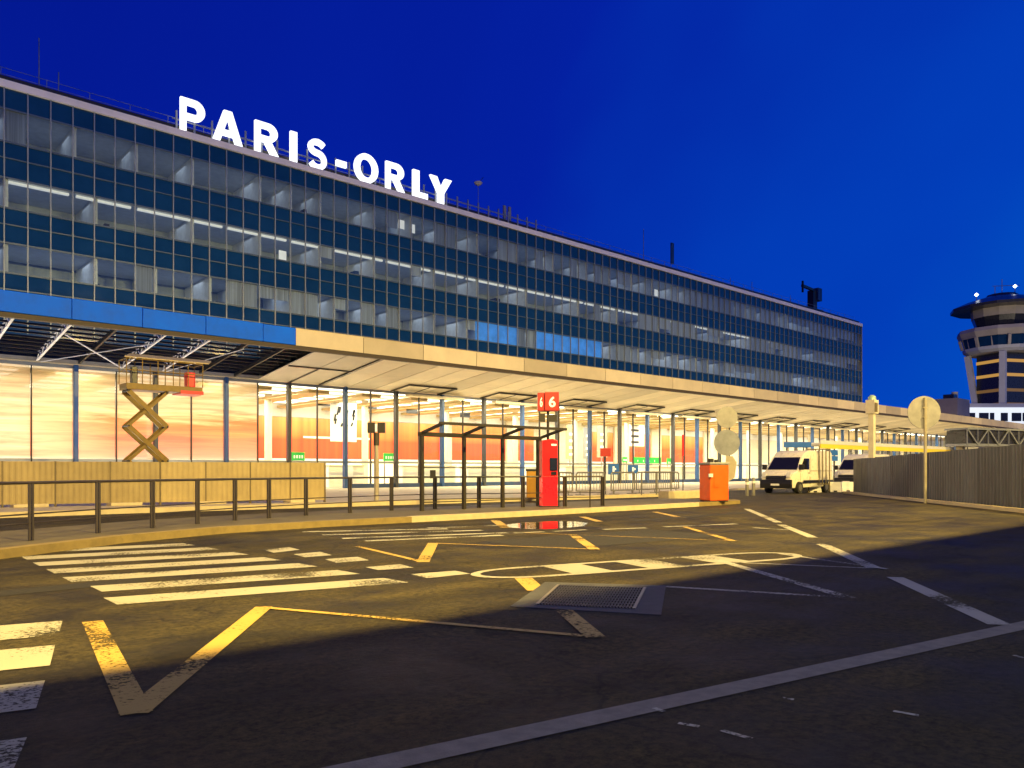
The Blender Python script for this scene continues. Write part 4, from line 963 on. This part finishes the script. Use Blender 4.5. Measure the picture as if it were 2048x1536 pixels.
# ------------------------------------------------------------------ vans
def make_van(label):
    t = thing('delivery_van', label, 'van', (0, 0, 0), 0, 'white vans parked before the terminal')
    prof = [(.05, .32), (0, .55), (.04, .9), (.2, 1.12), (.72, 1.32), (1.42, 2.1), (1.75, 2.36), (2.3, 2.5), (5.2, 2.5), (5.42, 2.35), (5.42, .38)]
    me = MB(); n = len(prof); vs = []
    for s in (-1, 1):
        for x, z in prof:
            w = 1.0 - (.10 if z > 2.0 else 0) - (.14 * max(0, 1 - x / .5)); vs.append((x, s * w, z))
    me.add(vs, [tuple(range(n)), tuple(range(n, 2 * n))[::-1]] + [(k, n + k, n + (k + 1) % n, (k + 1) % n) for k in range(n)])
    me.build('body', M['vanwhite'], t, world=False, bevel=.05, smooth=True)
    def lerp(p, q, s): return (p[0] + (q[0] - p[0]) * s, p[1] + (q[1] - p[1]) * s)
    a, b = lerp(prof[4], prof[5], .06), lerp(prof[4], prof[5], .98); nxx, nz = -.745, .667
    q = [(a[0] + nxx * .012, -.9, a[1] + nz * .012), (a[0] + nxx * .012, .9, a[1] + nz * .012), (b[0] + nxx * .012, .8, b[1] + nz * .012), (b[0] + nxx * .012, -.8, b[1] + nz * .012)]
    MB().add(q + [(v[0] + .02, v[1], v[2] - .02) for v in q], [(0, 1, 2, 3), (4, 7, 6, 5), (0, 4, 5, 1), (1, 5, 6, 2), (2, 6, 7, 3), (3, 7, 4, 0)]).build('windscreen', M['vanglass'], t, world=False)
    for s in (-1, 1):
        y = s * 1.008
        MB().prismy([(1.0, 1.38), (2.1, 1.38), (2.1, 2.02), (1.55, 2.02)], min(y, y - s * .05), max(y, y - s * .05)).build('side_window', M['vanglass'], t, world=False)
        MB().prismy([(-.03, .93), (.12, 1.0), (.12, 1.24), (.06, 1.16)], min(s * .62, s * .86), max(s * .62, s * .86)).build('headlight', M['lens'], t, world=False, bevel=.01)
        MB().box(.78, .95, min(s * 1.0, s * 1.26), max(s * 1.0, s * 1.26), 1.36, 1.68).build('mirror', M['black'], t, world=False, bevel=.03)
        for x in (.95, 4.4):
            wl = MB().tube((x, s * 1.02, .34), (x, s * .8, .34), .34, 24).build('wheel', M['tyre'], t, world=False)
            MB().tube((x, s * 1.03, .34), (x, s * 1.0, .34), .2, 16).build('rim', M['tubegrey'], wl, world=False)
    for s in (-1, 1):
        y0, y1 = sorted((s * 1.0, s * 1.006))
        MB().box(2.16, 2.175, y0, y1, .5, 2.05).box(2.3, 2.315, y0, y1, .5, 2.2).box(3.5, 3.515, y0, y1, .5, 2.2).box(1.0, 1.015, y0, y1, .7, 1.4).box(2.3, 5.3, y0, y1, 1.3, 1.315).build('door_seam', M['black'], t, world=False)
        y0, y1 = sorted((s * 1.0, s * 1.03)); MB().box(.5 + .85, 5.35, y0, y1, .62, .76).build('side_moulding', M['black'], t, world=False, bevel=.01)
        MB().box(1.95, 2.12, y0, y1, 1.16, 1.2).build('handle', M['black'], t, world=False)
    MB().prismy([(-.06, .3), (-.08, .55), (-.05, .80), (.1, .80), (.1, .3)], -.95, .95).build('bumper', M['black'], t, world=False, bevel=.03)
    MB().prismy([(-.03, .81), (.0, 1.02), (.1, 1.02), (.1, .81)], -.6, .6).build('grille', M['black'], t, world=False)
    MB().box(-.1, -.082, -.26, .26, .46, .57).build('number_plate', M['white'], t, world=False)
    return t
van = make_van('white panel van with dark bumper parked facing the camera'); vp = at(1560, 44.5); van.location = (vp.x - .3, vp.y + .1, 0); van.rotation_euler = (0, 0, .04)
vp = at(1693, 55); dup(van, (vp.x, vp.y, 0), .02, 'second white van partly hidden behind the dark fence')
# barred cage, blue boards, low white barriers between the vans
p = at(1638, 46); t = thing('barred_cage', 'tall barred metal cage standing right of the white van', 'cage', (p.x, p.y, 0), ra)
mb = MB()
for k in range(7): x = -.62 + 1.24 * k / 6; mb.bar((x, 0, .55), (x, 0, 2.55), .05)
mb.build('bars', M['hoardpost'], t, world=False)
for q in (((-.65, 0, .52), (.65, 0, .52), .07), ((-.65, 0, 2.58), (.65, 0, 2.58), .07)): MB().bar(*q).build('cage_rail', M['hoardpost'], t, world=False)
for x in (-.62, .62): MB().bar((x, 0, 0), (x, 0, .48), .06).build('leg', M['hoardpost'], t, world=False)
p = at(1595, 52); t = thing('blue_board', 'long blue sign board rising above the white van', 'sign', (p.x, p.y, 0), ra); z0 = at(0, 52, 895).z; z1 = at(0, 52, 884).z
MB().box(-.92, .92, -.05, .05, z0, z1).build('board', M['bluesign'], t, world=False, bevel=.02); MB().tube((-.6, .08, 0), (-.6, .08, z1 - .03), .04, 8).tube((.6, .08, 0), (.6, .08, z1 - .03), .04, 8).build('post', M['tubegrey'], t, world=False)
p = at(1667, 50); t = thing('blue_sign', 'stack of two blue signs on a pole left of second van', 'sign', (p.x, p.y, 0), ra)
for y0, y1 in ((900, 911), (912, 922)): MB().box(-.27, .27, -.05, -.02, at(0, 50, y1).z, at(0, 50, y0).z).build('panel', M['bluesign'], t, world=False, bevel=.008)
MB().tube((0, 0, 0), (0, 0, at(0, 50, 899).z), .03, 8).build('post', M['tubegrey'], t, world=False)
wb = None
for k, px in enumerate((1622, 1662, 1701)):
    p = at(px, 46.5 + k * .8); lb = ('low white plastic road barrier closest to the white van', 'low white plastic road barrier in the middle of its row', 'low white plastic road barrier touching the dark fence')[k]
    if wb is None:
        wb = thing('road_barrier', lb, 'road barrier', (p.x, p.y, 0), ra - .1, 'white plastic road barriers')
        MB().prism([(-.56, -.2), (.56, -.2), (.56, .2), (-.56, .2)], 0, .22).prism([(-.56, -.12), (.56, -.12), (.56, .12), (-.56, .12)], .22, .62).build('barrier_body', M['white'], wb, world=False, bevel=.03)
        MB().box(-.3, -.1, -.21, -.2, .02, .1).box(.1, .3, -.21, -.2, .02, .1).build('fork_slot', M['dark'], wb, world=False)
    else: dup(wb, (p.x, p.y, 0), ra - .1, lb)
for px, d, h_, lb in ((1494, 40, .9, 'pale round bollard left of the white van'), (1507, 41, .95, 'thin grey bollard touching the van corner in view')):
    p = at(px, d); t = thing('bollard', lb, 'bollard', (p.x, p.y, 0)); MB().lathe([(.09, 0), (.09, h_ - .08), (.06, h_)], (p.x, p.y), 14).build('bollard_post', M['tubegrey'], t, smooth=True); MB().lathe([(.094, h_ - .3), (.094, h_ - .18)], (p.x, p.y), 14).build('band', M['white'], t)

# beige pillar with a green cap
p = at(1744, 50); t = thing('beacon_pillar', 'tall beige pillar with greenish cap behind the dark fence', 'pillar', (p.x, p.y, 0)); z1 = at(0, 50, 800).z; x, y = p.x, p.y
MB().box(x - .17, x + .17, y - .17, y + .17, 0, z1 - .9).build('shaft', M['cream'], t, bevel=.02)
MB().box(x - .3, x + .3, y - .3, y + .3, z1 - .9, z1).build('head', M['cream'], t, bevel=.03); MB().box(x - .31, x + .1, y - .32, y - .3, z1 - .8, z1 - .2).build('panel', M['hoardpost'], t)
MB().lathe([(.26, z1), (.24, z1 + .2), (.1, z1 + .32)], (x, y), 14).build('cap', mat('pale_green_glass', (.35, .5, .4), .3), t, smooth=True)

# yellow edged walkway canopy
a, b = W(1640, 885, 29.0), W(1905, 900, 29.0)
WC = thing('walkway_canopy', 'long low shelter roof with yellow edge behind the vans', 'canopy', (a.x, 29, 0)); zt = 3.45
MB().box(a.x, b.x, 29.0, 31.6, zt - .1, zt + .05).build('roof', M['white'], WC); MB().box(a.x - .05, b.x + .05, 28.9, 29.0, zt - .40, zt - .06).build('edge', M['yroof'], WC); MB().box(a.x - .05, b.x + .05, 28.88, 29.0, zt - .055, zt + .22).build('fascia', M['white'], WC)
for k in range(8): x = a.x + .5 + (b.x - a.x - 1) * k / 7; MB().box(x - .06, x + .06, 30.3, 30.42, 0, zt - .1).build('post', M['alu'], WC)

# ------------------------------------------------------------------ dark corrugated fence on the right
fa, fb = G(1722, 988.5), G(2048, 1022.5); fd = (fb - fa).normalized()
FN = thing('site_fence', 'dark corrugated steel fence along the right side of the road', 'fence', fa)
fl = (fb - fa).length; fe = fb + fd * 16; npan = 14; tot = (fe - fa).length
for k in range(npan):
    s0, s1_ = tot * k / npan, tot * (k + 1) / npan; z = 2.0 + .012 * s0
    corrugate(fa + fd * (s0 + .01), fa + fd * (s1_ - .01), .05, z, -.035, .26).build('panel', M['fence'], FN)
for k in range(npan + 1):
    p = fa + fd * (tot * k / npan) - Vector((fd.y, -fd.x, 0)) * .09; MB().bar(p, p + Vector((0, 0, 1.95 + .012 * tot * k / npan)), .06).build('post', M['hoardpost'], FN)
ret = fa + Vector((2.6, 1.6, 0)); corrugate(ret, fa, .05, 2.0, -.035, .26).build('panel', M['fence'], FN)
kb = MB(); fo = Vector((fd.y, -fd.x, 0)); ribbon(kb, [fa + fo * .55 - fd * 1.5, fa + fo * .55, fe + fo * .55], .25, 0, .12); struct(kb.build('kerb', M['pale_kerb']), 'pale kerb along the foot of the dark fence')

# ------------------------------------------------------------------ footbridge, far buildings, tower
d = 78; a, b = at(1912, d), at(2110, d + 6); z0, z1 = at(0, d, 890).z, at(0, d, 858).z
FB = thing('footbridge', 'grey truss footbridge with glazed sides beyond the dark fence', 'footbridge', (a.x, a.y, 0))
t = (b - a); mb = MB(); mb.bar(a + Vector((0, 0, z0)), b + Vector((0, 0, z0)), 2.4, .25); mb.bar(a + Vector((0, 0, z1)), b + Vector((0, 0, z1)), 2.6, .2); mb.build('deck', M['alu'], FB)
mb = MB(); off = Vector((t.y, -t.x, 0)).normalized() * 1.2
for k in range(10):
    p = a.lerp(b, k / 10) + off; q = a.lerp(b, (k + 1) / 10) + off; u0, u1 = Vector((0, 0, z0)), Vector((0, 0, z1))
    mb.bar(p + (u0 if k % 2 else u1), q + (u1 if k % 2 else u0), .13); mb.bar(p + u0, p + u1, .1)
mb.build('truss', M['alu'], FB)
MB().bar(a + Vector((0, 0, (z0 + z1) / 2)), b + Vector((0, 0, (z0 + z1) / 2)), 2.1, (z1 - z0) - .3).build('glazing', M['towerd'], FB)
for s in (.04, .96): p = a.lerp(b, s); MB().bar(p, p + Vector((0, 0, z0)), .6).build('pier', M['concrete'], FB)

d = 190; a, b = at(1898, d), at(2160, d); n = (Vector((a.y - b.y, b.x - a.x, 0))).normalized() * 9; n = -n if n.dot(a) < 0 else n
z0, z1 = at(0, d, 858).z, at(0, d, 815).z
fbld = thing('far_terminal', 'bright white lit building below the control tower', 'building', (a.x, a.y, 0))
MB().prism([a, b, b + n, a + n], 0, z1 + 1.0).build('wall', M['towerw'], fbld)
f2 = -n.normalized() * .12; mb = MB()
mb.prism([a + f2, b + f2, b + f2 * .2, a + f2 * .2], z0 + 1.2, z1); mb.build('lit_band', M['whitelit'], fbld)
f3 = f2 * 1.6
for k in range(11):
    p = a.lerp(b, .06 + k * .083); q = a.lerp(b, .06 + k * .083 + .034 + .02 * (k % 3)); MB().prism([p + f3, q + f3, q + f2 * 1.05, p + f2 * 1.05], z0 + 1.9, z1 - 1.3).build('window', M['towerd'], fbld)
d = 160; p = at(1897, d); t = thing('plant_room', 'low beige roof block with vents left of the control tower', 'building', (p.x, p.y, 0)); z1 = at(0, d, 800).z
MB().box(p.x - 4, p.x + 3, p.y - 3, p.y + 3, 0, z1).build('wall', M['towerc'], t); MB().tube((p.x + .5, p.y - 1, z1), (p.x + .5, p.y - 1, z1 + 1.6), .6, 12).build('vent', M['towerc'], t); MB().box(p.x - 3, p.x - 1, p.y - 2, p.y, z1, z1 + .9).build('vent', M['towerd'], t)

TD = 220; tp = at(2004, TD); tx, ty = tp.x, tp.y; Z = lambda y: EYE + (HZ - y) * TD / F; ro = ra + PI / 8
CT = thing('control_tower', 'tall airport control tower with wide flat hat roof', 'control tower', (tx, ty, 0)); oct_ = lambda mb, prof: mb.lathe(prof, (tx, ty), 12, ro)
oct_(MB(), [(12.9, Z(621)), (13.0, Z(616)), (9.0, Z(604)), (4.2, Z(594)), (3.8, Z(590))]).build('roof', M['towerd'], CT)
oct_(MB(), [(7.6, Z(637)), (7.8, Z(616))]).build('cab_band', M['towerc'], CT); oct_(MB(), [(6.3, Z(661)), (7.5, Z(637.2))]).build('cab_glass', M['towerd'], CT)
oct_(MB(), [(10.6, Z(679)), (11.3, Z(668)), (11.0, Z(661))]).build('gallery', M['towerc'], CT)
oct_(MB(), [(9.7, Z(698)), (10.4, Z(679.2))]).build('gallery_window', M['spandrel'], CT)
for k in range(16): a = ro + k * PI / 8; r1, r2 = (9.85, 10.55) if k % 2 == 0 else (9.1, 9.75); MB().bar((tx + r1 * math.cos(a), ty + r1 * math.sin(a), Z(698)), (tx + r2 * math.cos(a), ty + r2 * math.sin(a), Z(679)), .7).build('gallery_mullion', M['towerc'], CT)
oct_(MB(), [(8.6, Z(709)), (9.6, Z(704)), (9.9, Z(698.2))]).build('ring', M['towerw'], CT)
cor = ra + .25
mb = MB(); sq = lambda r, off=0: [(tx + r * math.cos(cor + PI / 4 + off + k * PI / 2), ty + r * math.sin(cor + PI / 4 + off + k * PI / 2)) for k in range(4)]
mb.prism(sq(6.2), 0, Z(709.5)).build('shaft', M['towerd'], CT)
for k in range(4):
    a = cor + PI / 4 + k * PI / 2; mb = MB(); mb.bar((tx + 5.9 * math.cos(a), ty + 5.9 * math.sin(a), 0), (tx + 6.6 * math.cos(a), ty + 6.6 * math.sin(a), Z(800)), 1.5); mb.bar((tx + 6.6 * math.cos(a), ty + 6.6 * math.sin(a), Z(800)), (tx + 8.4 * math.cos(a), ty + 8.4 * math.sin(a), Z(709)), 1.5); mb.build('leg', M['towerw'], CT)
for i, y in enumerate((722, 750, 780, 808)):
    MB().prism(sq(6.3), Z(y + 6), Z(y)).build('lit_floor', M['towerlit'] if i in (0, 1) else M['towerdim'], CT)
for px, y0, y1 in ((1953, 606, 594), (2030, 604, 577), (2004, 590, 560), (1990, 592, 575)):
    p = at(px, TD - 1); m_ = MB().tube((p.x, p.y, Z(y0)), (p.x, p.y, Z(y1)), .1, 6).build('aerial', M['alu'], CT)
    if px in (1953, 2030): MB().lathe([(.1, Z(y1) - .1), (.55, Z(y1) + .4), (.1, Z(y1) + .9)], (p.x, p.y), 10).build('beacon', M['spot'], m_)
a = at(1985, TD - 1); b = at(2040, TD - 1); MB().bar((a.x, a.y, Z(574)), (b.x, b.y, Z(572)), .15).build('aerial', M['alu'], CT)
